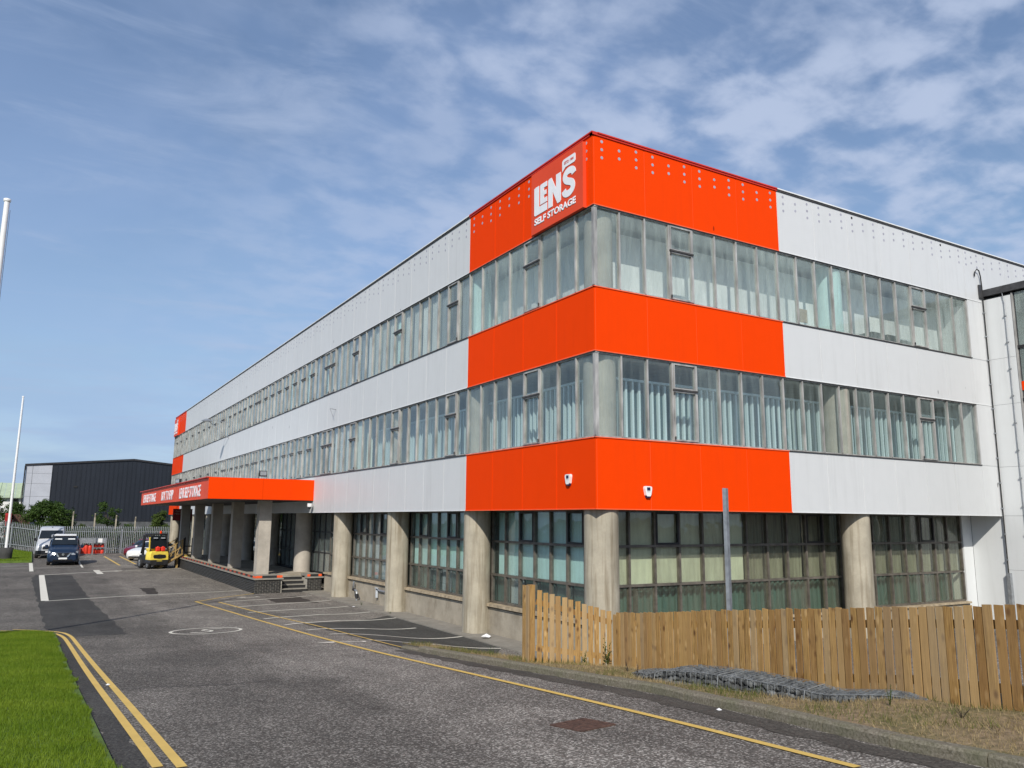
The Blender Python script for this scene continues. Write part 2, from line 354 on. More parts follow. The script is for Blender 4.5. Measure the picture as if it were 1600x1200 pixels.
def tag(o, label, cat=None, group=None, kind=None):
    o['label'] = label
    if cat: o['category'] = cat
    if group: o['group'] = group
    if kind: o['kind'] = kind
    return o
def empty(name, loc=(0, 0, 0), rz=0.):
    o = bpy.data.objects.new(name, None); COL.objects.link(o); o.location = loc; o.rotation_euler = (0, 0, rz); o.empty_display_size = .3; return o
def copy_tree(o, parent=None):
    c = o.copy(); COL.objects.link(c)
    if parent is not None: c.parent = parent
    for ch in list(o.children): copy_tree(ch, c)
    return c
def np_mesh(name, verts, faces_tri):
    me = bpy.data.meshes.new(name); nv, nf = len(verts), len(faces_tri)
    me.vertices.add(nv); me.vertices.foreach_set('co', np.asarray(verts, np.float32).ravel())
    me.loops.add(nf*3); me.loops.foreach_set('vertex_index', np.asarray(faces_tri, np.int32).ravel())
    me.polygons.add(nf); me.polygons.foreach_set('loop_start', np.arange(0, nf*3, 3, dtype=np.int32))
    me.update(calc_edges=True); me.validate(); return me
def text_mesh(s, height, bold=0., extrude=.01, width=None, align='CENTER'):
    cu = bpy.data.curves.new('lettering', 'FONT'); cu.body = s; cu.size = 1.; cu.bevel_depth = bold; cu.bevel_resolution = 0; cu.extrude = .02; cu.align_x = align; cu.resolution_u = 3
    o = bpy.data.objects.new('lettering', cu); COL.objects.link(o); dg = bpy.context.evaluated_depsgraph_get(); dg.update()
    me = bpy.data.meshes.new_from_object(o.evaluated_get(dg)); bpy.data.objects.remove(o); bpy.data.curves.remove(cu)
    xs = [v.co.x for v in me.vertices]; ys = [v.co.y for v in me.vertices]
    cx, cy, w, h = (min(xs)+max(xs))/2, (min(ys)+max(ys))/2, max(xs)-min(xs), max(ys)-min(ys)
    sy = height/h; sx = width/w if width else sy
    zs = [v.co.z for v in me.vertices]; z0, z1 = min(zs), max(zs)
    for v in me.vertices: v.co.x = (v.co.x-cx)*sx; v.co.y = (v.co.y-cy)*sy; v.co.z = (v.co.z-z0)/(z1-z0)*extrude
    return me

# ------------------------------------------------------------------ ground shape
GS, GY0, GY1 = .065, -2., 26.
def zr(y):
    if y >= GY1: return 0.
    if y >= GY0: return GS*(GY1-y)**2/(2*(GY1-GY0))
    return GS*(GY1-GY0)/2+GS*(GY0-y)
def ss(a, b, x):
    t = min(1., max(0., (x-a)/(b-a))); return t*t*(3-2*t)
def g(x, y):
    z = zr(max(y, -16.)); k = ss(-5, -.6, x)
    dip = .2*ss(-4.2, -3.45, x)*(1-ss(-2.4, -1.2, x))*ss(-9.6, -8.6, y)*(1-ss(-5.9, -4.7, y))     # hollow at the fence foot
    return z*(1-k)+z*(1-ss(-9, 2, y))*k-dip

# ------------------------------------------------------------------ ground, lawn, markings (setting)
def grid(xs, ys, zf, name, m):
    mb = MB(); nx = len(xs)
    mb.v = [(x, y, zf(x, y)) for y in ys for x in xs]
    mb.f = [(j*nx+i, j*nx+i+1, (j+1)*nx+i+1, (j+1)*nx+i) for j in range(len(ys)-1) for i in range(nx-1)]; mb.sm = [True]*len(mb.f)
    return mb.build(name, m)
xs = [-600, -150, -60, -40, -30, -24, -20, -17]+[-15+.5*i for i in range(20)]+[-5+.1*i for i in range(46)]+[0, 1, 2, 4, 8, 14, 22, 40, 80, 200, 600]
ys = [-400, -100, -40, -20, -17]+[-16+.25*i for i in range(180)]+[30, 34, 40, 48, 56, 66, 80, 100, 130, 200, 400, 900]
tag(grid(xs, ys, g, 'ground', 'asphalt'), 'worn grey asphalt yard and road sloping down to the car park', kind='structure')

def resample(pts, step):
    out = [tuple(pts[0])]
    for a, b in zip(pts, pts[1:]):
        d = math.dist(a, b); n = max(1, int(math.ceil(d/step)))
        out += [(a[0]+(b[0]-a[0])*i/n, a[1]+(b[1]-a[1])*i/n) for i in range(1, n+1)]
    return out
def smooth_line(pts, it=2):
    for _ in range(it):
        q = [pts[0]]
        for a, b in zip(pts, pts[1:]): q += [(a[0]*.75+b[0]*.25, a[1]*.75+b[1]*.25), (a[0]*.25+b[0]*.75, a[1]*.25+b[1]*.75)]
        pts = q+[pts[-1]]
    return pts
def offsets(pts):
    out = []
    for i in range(len(pts)):
        a, b = pts[max(i-1, 0)], pts[min(i+1, len(pts)-1)]; dx, dy = b[0]-a[0], b[1]-a[1]; l = math.hypot(dx, dy) or 1
        out.append((-dy/l, dx/l))
    return out
def strip_mb(pts, w, zo, mb=None, step=.3):
    mb = mb or MB(); p = resample(pts, step); n = offsets(p); vs = []
    for (x, y), (a, b) in zip(p, n):
        for s in (w/2, -w/2): X, Y = x+a*s, y+b*s; vs.append((X, Y, g(X, Y)+zo))
    return mb.add(vs, [(2*i, 2*i+1, 2*i+3, 2*i+2) for i in range(len(p)-1)])
def line(name, pts, w, m, label, smooth=0, zo=.009, group=None):
    pts = smooth_line(pts, smooth) if smooth else pts
    return tag(strip_mb(pts, w, zo).build(name, m, fixn=False), label, kind='structure', group=group)
def loft_patch(name, la, lb, m, label, zo=.004, nx=14, ny=40):
    def along(l, t):
        d = [0]
        for a, b in zip(l, l[1:]): d.append(d[-1]+math.dist(a, b))
        s = t*d[-1]
        for i in range(len(l)-1):
            if s <= d[i+1]+1e-9: k = (s-d[i])/((d[i+1]-d[i]) or 1); return (l[i][0]+(l[i+1][0]-l[i][0])*k, l[i][1]+(l[i+1][1]-l[i][1])*k)
        return l[-1]
    mb = MB()
    for j in range(ny+1):
        a, b = along(la, j/ny), along(lb, j/ny)
        for i in range(nx+1):
            w_ = (.035*math.sin(j*1.7+a[0]*3)+.02*math.sin(j*4.1+1)) if i in (0, nx) else 0.
            x, y = a[0]+(b[0]-a[0])*i/nx+w_, a[1]+(b[1]-a[1])*i/nx; mb.v.append((x, y, g(x, y)+zo))
    mb.f = [(j*(nx+1)+i, j*(nx+1)+i+1, (j+1)*(nx+1)+i+1, (j+1)*(nx+1)+i) for j in range(ny) for i in range(nx)]; mb.sm = [True]*len(mb.f)
    return tag(mb.build(name, m, fixn=True), label, kind='structure')
loft_patch('asphalt_patch', [(-10.665, 39.234), (-10.881, 36.016), (-10.633, 20.573), (-10.532, 11.193), (-10.275, 8.253)], [(-8.909, 37.872), (-8.85, 27.941), (-8.815, 21.07), (-8.747, 13.617), (-8.782, 8.031)], 'asphnew', 'smooth dark asphalt repair strip across the yard', .004)
loft_patch('asphalt_patch', [(-4.194, 8.601), (-4.181, 3.872), (-4.516, 0.078), (-4.293, -1.17)], [(0.595, 12.492), (0.399, 8.811), (0.21, 5.893), (0.142, 4.319)], 'asphbay', 'dark asphalt under the near parking bays', .004)
loft_patch('asphalt_patch', [(-2.579, 19.242), (-2.615, 17.38), (-1.987, 17.844)], [(-1.037, 20.311), (-1.083, 18.453), (-1.002, 16.985)], 'oil', 'dark oil stain across two parking bays', .0045, 6, 10)
loft_patch('asphalt_patch', [(-6.51, 27.229), (-6.513, 23.527)], [(-5.879, 26.932), (-6.105, 23.316)], 'oil', 'dark square patch on the yard beside the white box line', .004, 5, 8)
mbx = MB(); 
loft_patch('gutter_strip', [(-10.34, -14.), (-10.34, 2.), (-10.36, 8.4)], [(-10.08, -14.), (-10.08, 2.), (-10.12, 8.4)], 'asphnew', 'dark smooth strip between the lawn edge and the yellow lines', .004, 3, 60)
loft_patch('gutter_strip', [(-4.46, .2), (-4.45, -7.3), (-4.85, -10.4), (-4.9, -13)], [(-4.80, .2), (-4.80, -7.3), (-5.15, -10.4), (-5.2, -13)], 'gutter', 'dusty channel along the foot of the right kerb', .004, 3, 60)
line('yellow_line', [(-10.035, -7.434), (-10.087, -1.153), (-10.144, 6.917), (-10.219, 8.766), (-10.465, 9.821), (-11.16, 10.714), (-11.589, 11.148)], .085, 'yellow', 'inner stripe of the double yellow line along the lawn', 2)
line('yellow_line', [(-9.867, -7.561), (-9.896, -1.317), (-9.996, 7.317), (-10.05, 8.731), (-10.205, 9.723), (-10.704, 10.598), (-11.3, 11.34)], .085, 'yellow', 'outer stripe of the double yellow line along the lawn', 2)
line('yellow_line', [(-5.594, -10.769), (-5.396, -7.989), (-5.273, -3.157), (-5.046, 6.236), (-5.04, 10.387), (-5.11, 14.727), (-5.342, 19.056)], .085, 'yellow', 'long single yellow line along the right side of the road', 2)
line('yellow_line', [(-5.324, 18.877), (-4.107, 20.48), (-2.366, 22.055)], .075, 'yellow', 'short yellow line from the road edge to the brick platform')
line('yellow_line', [(-4.6, 18.291), (-4.324, 13.435), (-4.15, 10.109), (-3.97, 7.513), (-4.054, 3.783), (-4.277, 0.688)], .085, 'yellow', 'yellow line along the ends of the parking bays', 1)
for i, (pts, lab) in enumerate([
    ([(-4.351, 18.342), (-2.458, 19.206), (-0.422, 20.027)], 'white bay line nearest the brick steps'),
    ([(-4.572, 15.66), (-2.537, 16.921), (-0.271, 17.789)], 'second white bay line from the brick steps'),
    ([(-4.653, 13.102), (-2.742, 14.415), (-0.438, 15.276)], 'white bay line just before the dark bays'),
    ([(-4.816, 10.369), (-2.416, 12.462), (-0.366, 13.085)], 'first white line on the dark bays'),
    ([(-4.831, 7.948), (-2.456, 10.344), (-0.148, 11.065)], 'second white line on the dark bays'),
    ([(-4.755, 6.092), (-2.526, 7.864), (-0.663, 8.414)], 'white line in the middle of the dark bays'),
    ([(-4.641, 4.623), (-2.779, 5.744), (-0.244, 6.129)], 'second to last white line on the dark bays'),
    ([(-4.32, 2.95), (-1.822, 4.582), (-0.316, 3.766)], 'last white bay line beside the weedy verge')]):
    line('parking_line', pts, .10, 'roadwhite', lab)
line('white_line', [(-10.385, 38.527), (-10.405, 22.261)], .27, 'roadwhite', 'broad white bar at the left end of the box line')
line('white_line', [(-10.407, 22.107), (-7.356, 23.089), (-2.539, 23.795)], .13, 'roadwhite', 'near side of the long white box line across the yard')
line('white_line', [(-10.479, 38.569), (-6.785, 41.001), (-2.468, 41.995)], .17, 'roadwhite', 'far side of the long white box line by the forklift')
line('white_line', [(-10.946, 52.546), (-10.891, 42.446)], .22, 'roadwhite', 'short broad white bar at the corner of the far lawn')
line('white_line', [(-12.692, 49.003), (-11.087, 49.143)], .12, 'roadwhite', 'thin white line in front of the far lawn')
line('white_line', [(-10.79, 45.898), (-8.008, 46.253)], .10, 'roadwhite', 'thin white line in front of the blue van')
line('white_line', [(-7.759, 61.912), (-8.007, 45.476)], .12, 'roadwhite', 'white bay line beside the blue van')
line('white_line', [(-7.411, 42.299), (-7.41, 38.396)], .35, 'roadwhite', 'short white dash on the yard before the forklift')
line('white_line', [(-7.238, 40.532), (-6.648, 40.942)], .30, 'roadwhite', 'pair of faded white dashes left of the forklift')
line('white_line', [(-6.536, 40.558), (-5.937, 41.318)], .30, 'roadwhite', 'faded white dash nearest the forklift')
line('yellow_line', [(-5.624, 61.734), (-5.654, 47.307)], .14, 'yellow', 'left yellow bay line by the white car')
line('yellow_line', [(-4.488, 61.309), (-4.521, 48.576)], .14, 'yellow', 'yellow bay line running to the white car')
line('white_line', [(-5.713, 47.08), (-4.377, 46.779)], .10, 'roadwhite', 'thin line joining the ends of the yellow bay lines')
# speed roundel with a 5
cx, cy = (lambda p: p[0])([(-6.965, 7.604)])
ring = [(cx+.86*math.cos(t*math.pi/24), cy+.86*math.sin(t*math.pi/24)) for t in range(49)]
rnd = empty('speed_roundel', (0, 0, 0)); tag(rnd, 'faded white circle with a 5 painted on the road', kind='structure')
strip_mb(ring, .085, .009).build('ring', 'roadwhite', rnd)
five = [(.20, .42), (-.16, .42), (-.18, .06), (.06, .10), (.20, -.06), (.20, -.24), (.04, -.40), (-.20, -.36)]
ca, sa = math.cos(R(-35)), math.sin(R(-35))
strip_mb([(cx+(u*ca-v*1.25*sa), cy+(u*sa+v*1.25*ca)) for u, v in smooth_line(five, 1)], .09, .009, step=.1).build('numeral', 'roadwhite', rnd)
def arrow(c, ang, s, label):
    o = MB(); ca, sa = math.cos(ang), math.sin(ang)
    def T(u, v): X, Y = c[0]+(u*ca-v*sa)*s, c[1]+(u*sa+v*ca)*s; return (X, Y, g(X, Y)+.010)
    o.add([T(-.9, -.07), (T(.2, -.07)), T(.2, .07), T(-.9, .07)], [(0, 1, 2, 3)]); o.add([T(.2, -.26), T(.9, 0), T(.2, .26)], [(0, 1, 2)])
    o.add([T(-1.05, -.3), T(-.9, -.3), T(-.9, .3), T(-1.05, .3)], [(0, 1, 2, 3)])
    tag(o.build('arrow_marking', 'roadwhite'), label, kind='structure')
arrow([(-5.099, 2.562)][0], R(165), .55, 'worn white arrow between the yellow lines near the kerb')
arrow([(-3.158, 20.097)][0], R(200), .55, 'worn white arrow beside the first parking bay')

# lawn by the road
EDGE = -10.34
def lawn_h(x, y): return g(x, y)+.035+.05*min(1, max(0, (EDGE-x)/.5))
lawn_end = 9.75
mb = MB(); ysl = [-16+.4*i for i in range(65)]; xl = [EDGE, EDGE-.12, EDGE-.5, EDGE-1.2, EDGE-2.5, EDGE-5, EDGE-12, EDGE-30]
def lawn_pt(x, y):
    yy = min(y, lawn_end-max(0., (x-(EDGE-.9)))*.6) if y > 8 else y; return (x, yy, lawn_h(x, yy))
mb.v = [lawn_pt(x, y) for y in ysl for x in xl]; nx = len(xl)
mb.f = [(j*nx+i, (j+1)*nx+i, (j+1)*nx+i+1, j*nx+i+1) for j in range(len(ysl)-1) for i in range(nx-1)]; mb.sm = [True]*len(mb.f)
for j in range(len(ysl)-1):
    a, b = mb.v[j*nx], mb.v[(j+1)*nx]; mb.add([a, b, (b[0], b[1], b[2]-.06), (a[0], a[1], a[2]-.06)], [(0, 1, 2, 3)])
tag(mb.build('lawn', 'lawnsoil'), 'mown green lawn along the left edge of the road', kind='structure')
def blades(name, n, region, hf, hmin, hmax, wmin, wmax, m, label, lean=.6, accept=None, parent=None):
    x0, x1, y0, y1 = region
    x = rng.uniform(x0, x1, n); y = rng.uniform(y0, y1, n)
    if accept is not None:
        k = np.array([accept(a, b) for a, b in zip(x, y)], bool); x, y = x[k], y[k]; n = len(x)
    z = np.array([hf(a, b) for a, b in zip(x, y)]); h = rng.uniform(hmin, hmax, n); w = rng.uniform(wmin, wmax, n)
    t = rng.uniform(0, 2*np.pi, n); t2 = rng.uniform(0, 2*np.pi, n); ln = rng.uniform(.1, lean, n)*h
    dx, dy = np.cos(t)*w, np.sin(t)*w
    V = np.empty((n, 3, 3)); V[:, 0] = np.c_[x-dx, y-dy, z-.01]; V[:, 1] = np.c_[x+dx, y+dy, z-.01]; V[:, 2] = np.c_[x+np.cos(t2)*ln, y+np.sin(t2)*ln, z+h]
    o = link(name, np_mesh(name, V.reshape(-1, 3), np.arange(n*3).reshape(-1, 3)), m, parent)
    return tag(o, label, kind='stuff')
def on_lawn(x, y):
    if y > lawn_end-max(0., x-(EDGE-.9))*.6: return False
    return x < EDGE-.04+.06*math.sin(y*3.7+1)*math.sin(y*1.9)+.03*math.sin(y*11.3)*math.sin(y*5.1+2) and x > -10.2-.55*max(0, y+9)**.62*1.1-.5
blades('lawn_grass', 340000, (-14.6, EDGE+.06, -8.6, 9.7), lawn_h, .030, .062, .0025, .005, 'grass', 'short mown grass blades on the lawn by the road', .9, on_lawn)
# far lawn by the far flagpole
def far_lawn_h(x, y): return .13+.34*ss(54, 72, y)*(1-ss(-13.5, -10.6, x))
mb = MB(); xl = [-30, -20, -16, -14.5, -13.5, -12.7, -12, -11.4, -10.88]; yl = [53.4+2.1*i for i in range(10)]
mb.v = [(x, y, far_lawn_h(x, y)) for y in yl for x in xl]; nx = len(xl)
mb.f = [(j*nx+i, j*nx+i+1, (j+1)*nx+i+1, (j+1)*nx+i) for j in range(len(yl)-1) for i in range(nx-1)]; mb.sm = [True]*len(mb.f)
for i in range(nx-1): a_, b_ = mb.v[i], mb.v[i+1]; mb.add([a_, b_, (b_[0], b_[1], -.05), (a_[0], a_[1], -.05)], [(3, 2, 1, 0)])
for j in range(len(yl)-1): a_, b_ = mb.v[j*nx+nx-1], mb.v[(j+1)*nx+nx-1]; mb.add([a_, b_, (b_[0], b_[1], -.05), (a_[0], a_[1], -.05)], [(3, 2, 1, 0)])
tag(mb.build('lawn', 'lawnsoil'), 'small raised lawn under the far flagpole', kind='structure')
blades('lawn_grass', 26000, (-15.5, -10.95, 53.5, 72), far_lawn_h, .05, .10, .008, .016, 'grass', 'grass blades on the far raised lawn', .9)
# rough land beyond the fence
mb = MB(); mb.add([(-300, 79, -.05), (-12, 79.2, -.05), (-6, 69.5, .02), (60, 69.5, .02), (300, 70, .02), (500, 500, .5), (-500, 500, .5)], [(0, 1, 2, 3, 4, 5, 6)])
tag(mb.build('rough_ground', 'farground'), 'rough grassy land beyond the palisade fence', kind='structure')

# kerb and verge on the right
kerb_line = resample([(-4.42, .75), (-4.42, -7.0), (-4.62, -9.0), (-4.82, -10.5), (-4.95, -13.8)], .915)
krb = empty('kerb'); tag(krb, 'weathered concrete kerb along the right side of the road', kind='structure')
for i, (a, b) in enumerate(zip(kerb_line, kerb_line[1:])):
    dx, dy = b[0]-a[0], b[1]-a[1]; l = math.hypot(dx, dy); nx_, ny_ = -dy/l, dx/l   # to the left of travel (-y) = +x side
    top = .10 if i else .05; mb = MB(); gp = .005
    A = (a[0]+dx/l*gp, a[1]+dy/l*gp); B = (b[0]-dx/l*gp, b[1]-dy/l*gp); o = [rng.uniform(-.006, .006) for _ in range(4)]
    vs = []
    for (p, jj) in ((A, 0), (B, 1)):
        z = g(p[0], p[1])
        for (s, h) in ((0, -.1), (.008, top-.025+o[jj]), (.03, top+o[jj]), (.14, top+o[2+jj]), (.14, -.1)):
            vs.append((p[0]+nx_*s, p[1]+ny_*s, z+h))
    mb.add(vs, [(0, 1, 6, 5), (1, 2, 7, 6), (2, 3, 8, 7), (3, 4, 9, 8), (4, 3, 2, 1, 0), (5, 6, 7, 8, 9)])
    mb.build('kerb_stone', 'kerb', krb, fixn=True)
def kx(y): return float(np.interp(-y, [-.75, 7, 9, 10.5, 13.8], [-4.42, -4.42, -4.62, -4.82, -4.95]))+.14
def fence_x(y): return -2.8-(-4.2-y)*.042 if y < -4.2 else -2.8
def vh(x, y):
    e = max(0., min(1., (x-kx(y))/.5)); b = .025*math.sin(x*5+y*3)*math.sin(y*2.3)
    fade = 1-ss(-2.6, 1.2, y)*.45*ss(-3.9, -1.6, x)
    return g(x, y)+(.085+.03*e+b*e)*fade
mb = MB(); yv = [1.0-.2*i for i in range(76)]
for y in yv:
    x0 = kx(y)-.01; x1 = -1.4 if y < -1.6 else -1.9-.35*max(0, y+.6)
    for i in range(13): x = x0+(x1-x0)*i/12; mb.v.append((x, y, vh(x, y) if i < 12 else g(x, y)-.05))
mb.f = [(j*13+i, (j+1)*13+i, (j+1)*13+i+1, j*13+i+1) for j in range(len(yv)-1) for i in range(12)]; mb.sm = [True]*len(mb.f)
tag(mb.build('verge', 'verge'), 'bare dry verge between the right kerb and the wooden fence', kind='structure')
def vpatch(x, y): return .5+.5*math.sin(x*3.1+y*1.7+1)*math.sin(y*1.1-x*2.)
blades('dry_grass', 34000, (-4.7, -2.5, -12.6, 1.0), vh, .015, .065, .002, .005, 'straw', 'straw coloured dry grass on the verge', 1.3, lambda x, y: x > kx(y)+.01 and x < fence_x(y)+.05 and rng.random() < .25+.75*vpatch(x, y))
blades('verge_grass', 30000, (-4.7, -2.3, -12.6, 1.0), vh, .02, .10, .002, .005, 'vergegreen', 'patchy green grass and moss on the verge', 1.1, lambda x, y: x > kx(y)+.01 and x < fence_x(y)+.05 and vpatch(x+1.3, y+.7) > .55 and rng.random() < (.9 if y > -8.6 else .45))
# pavement strip along the columns
mb = MB()
for i in range(17):
    y0 = 1.2+i*1.3; mb.box(-.24+rng.uniform(-.03, .03), .8, y0+.006, y0+1.294, -.1, .035+rng.uniform(-.004, .006))
pv = mb.build('pavement', 'concpave'); tag(pv, 'narrow cracked concrete path along the foot of the columns', kind='structure')
# gully grates
def grate(c, label, s=.46):
    e = empty('drain_cover', (c[0], c[1], g(*c)+.006), R(8)); e['label'] = label; e['category'] = 'drain cover'
    sl = (g(c[0], c[1]+.3)-g(c[0], c[1]-.3))/.6; e.rotation_euler = (math.atan(sl), 0, R(8))
    m = MB(); h = s/2; m.box(-h, h, -h, -h+.035, -.02, .008); m.box(-h, h, h-.035, h, -.02, .008); m.box(-h, -h+.035, -h+.035, h-.035, -.02, .008); m.box(h-.035, h, -h+.035, h-.035, -.02, .008)
    m.build('frame', 'rust', e)
    m = MB()
    for i in range(8): y = -h+.065+i*(s-.13)/7; m.box(-h+.036, h-.036, y-.014, y+.014, -.02, .006)
    for x in (-.09, .09): m.box(x-.012, x+.012, -h+.036, h-.036, -.02, .0045)
    m.build('bars', 'rust', e)['kind'] = 'stuff'
    m = MB(); m.box(-h+.03, h-.03, -h+.03, h-.03, -.05, -.012); m.build('pit', 'black', e)
grate([(-6.263, -8.156)][0], 'rusty square drain grate set in the road', .46)


def crack(pts, seed, label):
    q = np.random.default_rng(seed); p = [(x+q.normal()*.025, y+q.normal()*.025) for x, y in resample(pts, .22)]
    line('crack', p, .018, 'crackdark', label, 0, .0035)
MT['crackdark'] = mat('tar_filled_crack', (.020, .019, .018), .7, .3, 12)
crack([(-9.8, -2.0), (-8.4, -2.6), (-7.3, -2.4)], 2, 'thin crack across the left half of the road')
crack([(-7.2, 2.2), (-6.2, 1.7), (-5.1, 2.1)], 3, 'short crack across the right half of the road')
crack([(-10.2, 20.5), (-6, 21.4), (-2.6, 21.6)], 4, 'thin dark joint across the yard in front of the platform')

# ------------------------------------------------------------------ the storage building
ZT, ZP, Z2T, Z2B, Z1T, ZS = 12.871, 10.971, 8.876, 7.302, 5.225, 3.571
YEND, XEND = 68.11, 16.95
B = empty('storage_building', (0, 0, 0))
tag(B, 'three storey white storage building with orange corner bands and long strip windows', 'building')
def fbox(mb, f, s0, s1, d0, d1, z0, z1):
    return mb.box(d0, d1, s0, s1, z0, z1) if f == 'L' else mb.box(s0, s1, d0, d1, z0, z1)
def fbox_mesh(f, s, d0, d1, h):      # mesh centred on s = 0, bottom at 0
    m = MB(); fbox(m, f, -s/2, s/2, d0, d1, 0, h); return m
def at_s(f, s, z): return (0, s, z) if f == 'L' else (s, 0, z)
_cache = {}
def piece(name, f, s0, s1, d0, d1, z0, z1, m, parent, label=None):
    key = (name, f, round(s1-s0, 3), d0, d1, round(z1-z0, 3), m)
    if key not in _cache:
        me = fbox_mesh(f, s1-s0, d0, d1, z1-z0).mesh(name); me.materials.append(MT[m]); _cache[key] = me
    o = bpy.data.objects.new(name, _cache[key]); COL.objects.link(o); o.parent = parent; o.location = at_s(f, (s0+s1)/2, z0)
    if label: o['label'] = label
    if name == 'pane': o.rotation_euler = (rng.normal()*.003, rng.normal()*.003, rng.normal()*.006)
    return o
# slabs and core (everything behind the skin)
mb = MB()
for z0, z1 in ((ZS+.03, Z1T-.03), (Z2B+.03, Z2T-.03), (ZP+.03, ZT-.10)):
    mb = MB(); mb.box(.055, XEND+(8 if z0 > 10 else 0), .055, YEND-.02, z0, z1); mb.build('floor_slab', 'slab', B)
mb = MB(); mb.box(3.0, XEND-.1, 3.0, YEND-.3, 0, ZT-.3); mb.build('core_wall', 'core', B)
mb = MB(); mb.box(.2, XEND, YEND-.015, YEND+.03, ZS, ZT-.08); mb.build('end_wall', 'white', B)
mb = MB(); mb.box(XEND-.06, XEND-.004, 1.61, YEND-.03, 0, ZT-.12); mb.build('end_wall', 'core', B)
mb = MB(); mb.box(.95, 1.4, 66.4, YEND-.02, 0, ZS); mb.build('end_wall', 'core', B)
# cladding
PL = [1.635*i for i in range(5)]+[6.54+1.533*i for i in range(1, 37)]; PL += [PL[-1]+1.597*i for i in range(1, 5)]
PR = [1.6475*i for i in range(5)]+[6.59+1.56*i for i in range(1, 7)]+[XEND]
PRX = PR+[XEND+1.6*i for i in range(1, 6)]
bands = [(ZS, Z1T), (Z2B, Z2T), (ZP, ZT-.075)]
for f, P in (('L', PL), ('R', PR)):
    for bi, (z0, z1) in enumerate(bands):
        if f == 'R': P = PRX if bi == 2 else PR
        for i, (a, b) in enumerate(zip(P, P[1:])):
            orange = i < 4 or (f == 'L' and i >= 40)
            if f == 'L' and bi == 0 and 22. < a and b < 46.9 and False: continue
            a2 = a+(.045 if (f == 'R' and i == 0) else .010); b2 = b-.010
            piece('cladding_panel', f, a2, b2, .0, .035, z0+.012, z1-.012, 'orange' if orange else 'white', B, 'orange cladding panel' if orange else None)
        for (a, b, m) in ([(.036, P[4], 'orange_edge'), (P[4], P[40] if f == 'L' else P[-1], 'white_edge')]+([(P[40], P[-1], 'orange_edge')] if f == 'L' else [])):
            mb = MB(); fbox(mb, f, a, b, .012, .054, z0, z1); mb.build('panel_backing', m, B)
        # lower drip edge
        for (a, b, m) in ([(.0, P[4]-.003, 'orange_edge'), (P[4]+.003, P[40] if f == 'L' else P[-1], 'white_edge')]+([(P[40]+.004, P[-1], 'orange_edge')] if f == 'L' else [])):
            if f == 'R' and a == 0.: a = -.012
            mb = MB(); fbox(mb, f, a, b, -.014, .03, z0-.012, z0+.010); mb.build('drip_edge', m, B)
    # window reveals beside the strip windows at the right end
for z0, z1 in ((Z1T, Z2B), (Z2T, ZP)):
    piece('cladding_panel', 'R', PR[-2]+.03, XEND, 0., .035, z0+.004, z1-.004, 'white', B)
    mb = MB(); mb.box(PR[-2]+.02, XEND, .036, 1.4, z0, z1); mb.build('window_reveal', 'wallwhite', B)
# coping along the roof edge
for f, P in (('L', PL), ('R', PRX)):
    for (a, b, m) in ([(-.03, P[4], 'red_trim'), (P[4]+.004, P[40] if f == 'L' else P[-1], 'white_edge')]+([(P[40]+.004, P[-1]+.03, 'red_trim')] if f == 'L' else [])):
        mb = MB()
        if f == 'R' and a < 0: a = .121
        fbox(mb, f, a, b, -.05, .12, ZT-.035, ZT); mb.build('coping', m, B)
        mb = MB()
        if f == 'R' and a == .121: a = -.028
        fbox(mb, f, a, b, -.028, .10, ZT-.085, ZT-.037); mb.build('coping', 'red_trim' if m == 'red_trim' else 'trim_and_shade', B)
mb = MB(); mb.box(.13, XEND, .13, YEND, ZT-.10, ZT-.05); mb.build('roof', 'slab', B)
# small capped holes in the parapet, three-two-three
def discs(pts, f, r=.042, t=.004):
    mb = MB()
    for s, z in pts:
        ring = [(s+r*math.cos(k*math.pi/5), z+r*math.sin(k*math.pi/5)) for k in range(10)]
        if f == 'L': mb.prism(ring[::-1], lambda u, v, d: (d, u, v), -t, .01)
        else: mb.prism(ring, lambda u, v, d: (u, d, v), -t, .01)
    return mb
for f, P in (('L', PL), ('R', PRX)):
    pts, blk = [], []; n = 0
    for a, b in zip(P, P[1:]):
        w = (b-a)/3
        for k in range(3):
            s = a+w*(k+.5)
            if f == 'L' and .25 < s < 2.75 and k != -1 and s > .4: n += 1; continue
            for q in ((12.665, 12.45, 12.235) if k != 1 else (12.555, 12.34)):
                (blk if (rng.random() < .03 and s > 6.7 and q > 12.5) else pts).append((s, q))
    mb = discs(pts, f); o = mb.build('vent_cap', 'hole', B, fixn=True); o['kind'] = 'stuff'
    if blk: o = discs(blk, f).build('open_vent_hole', 'black', B, fixn=True); o['kind'] = 'stuff'
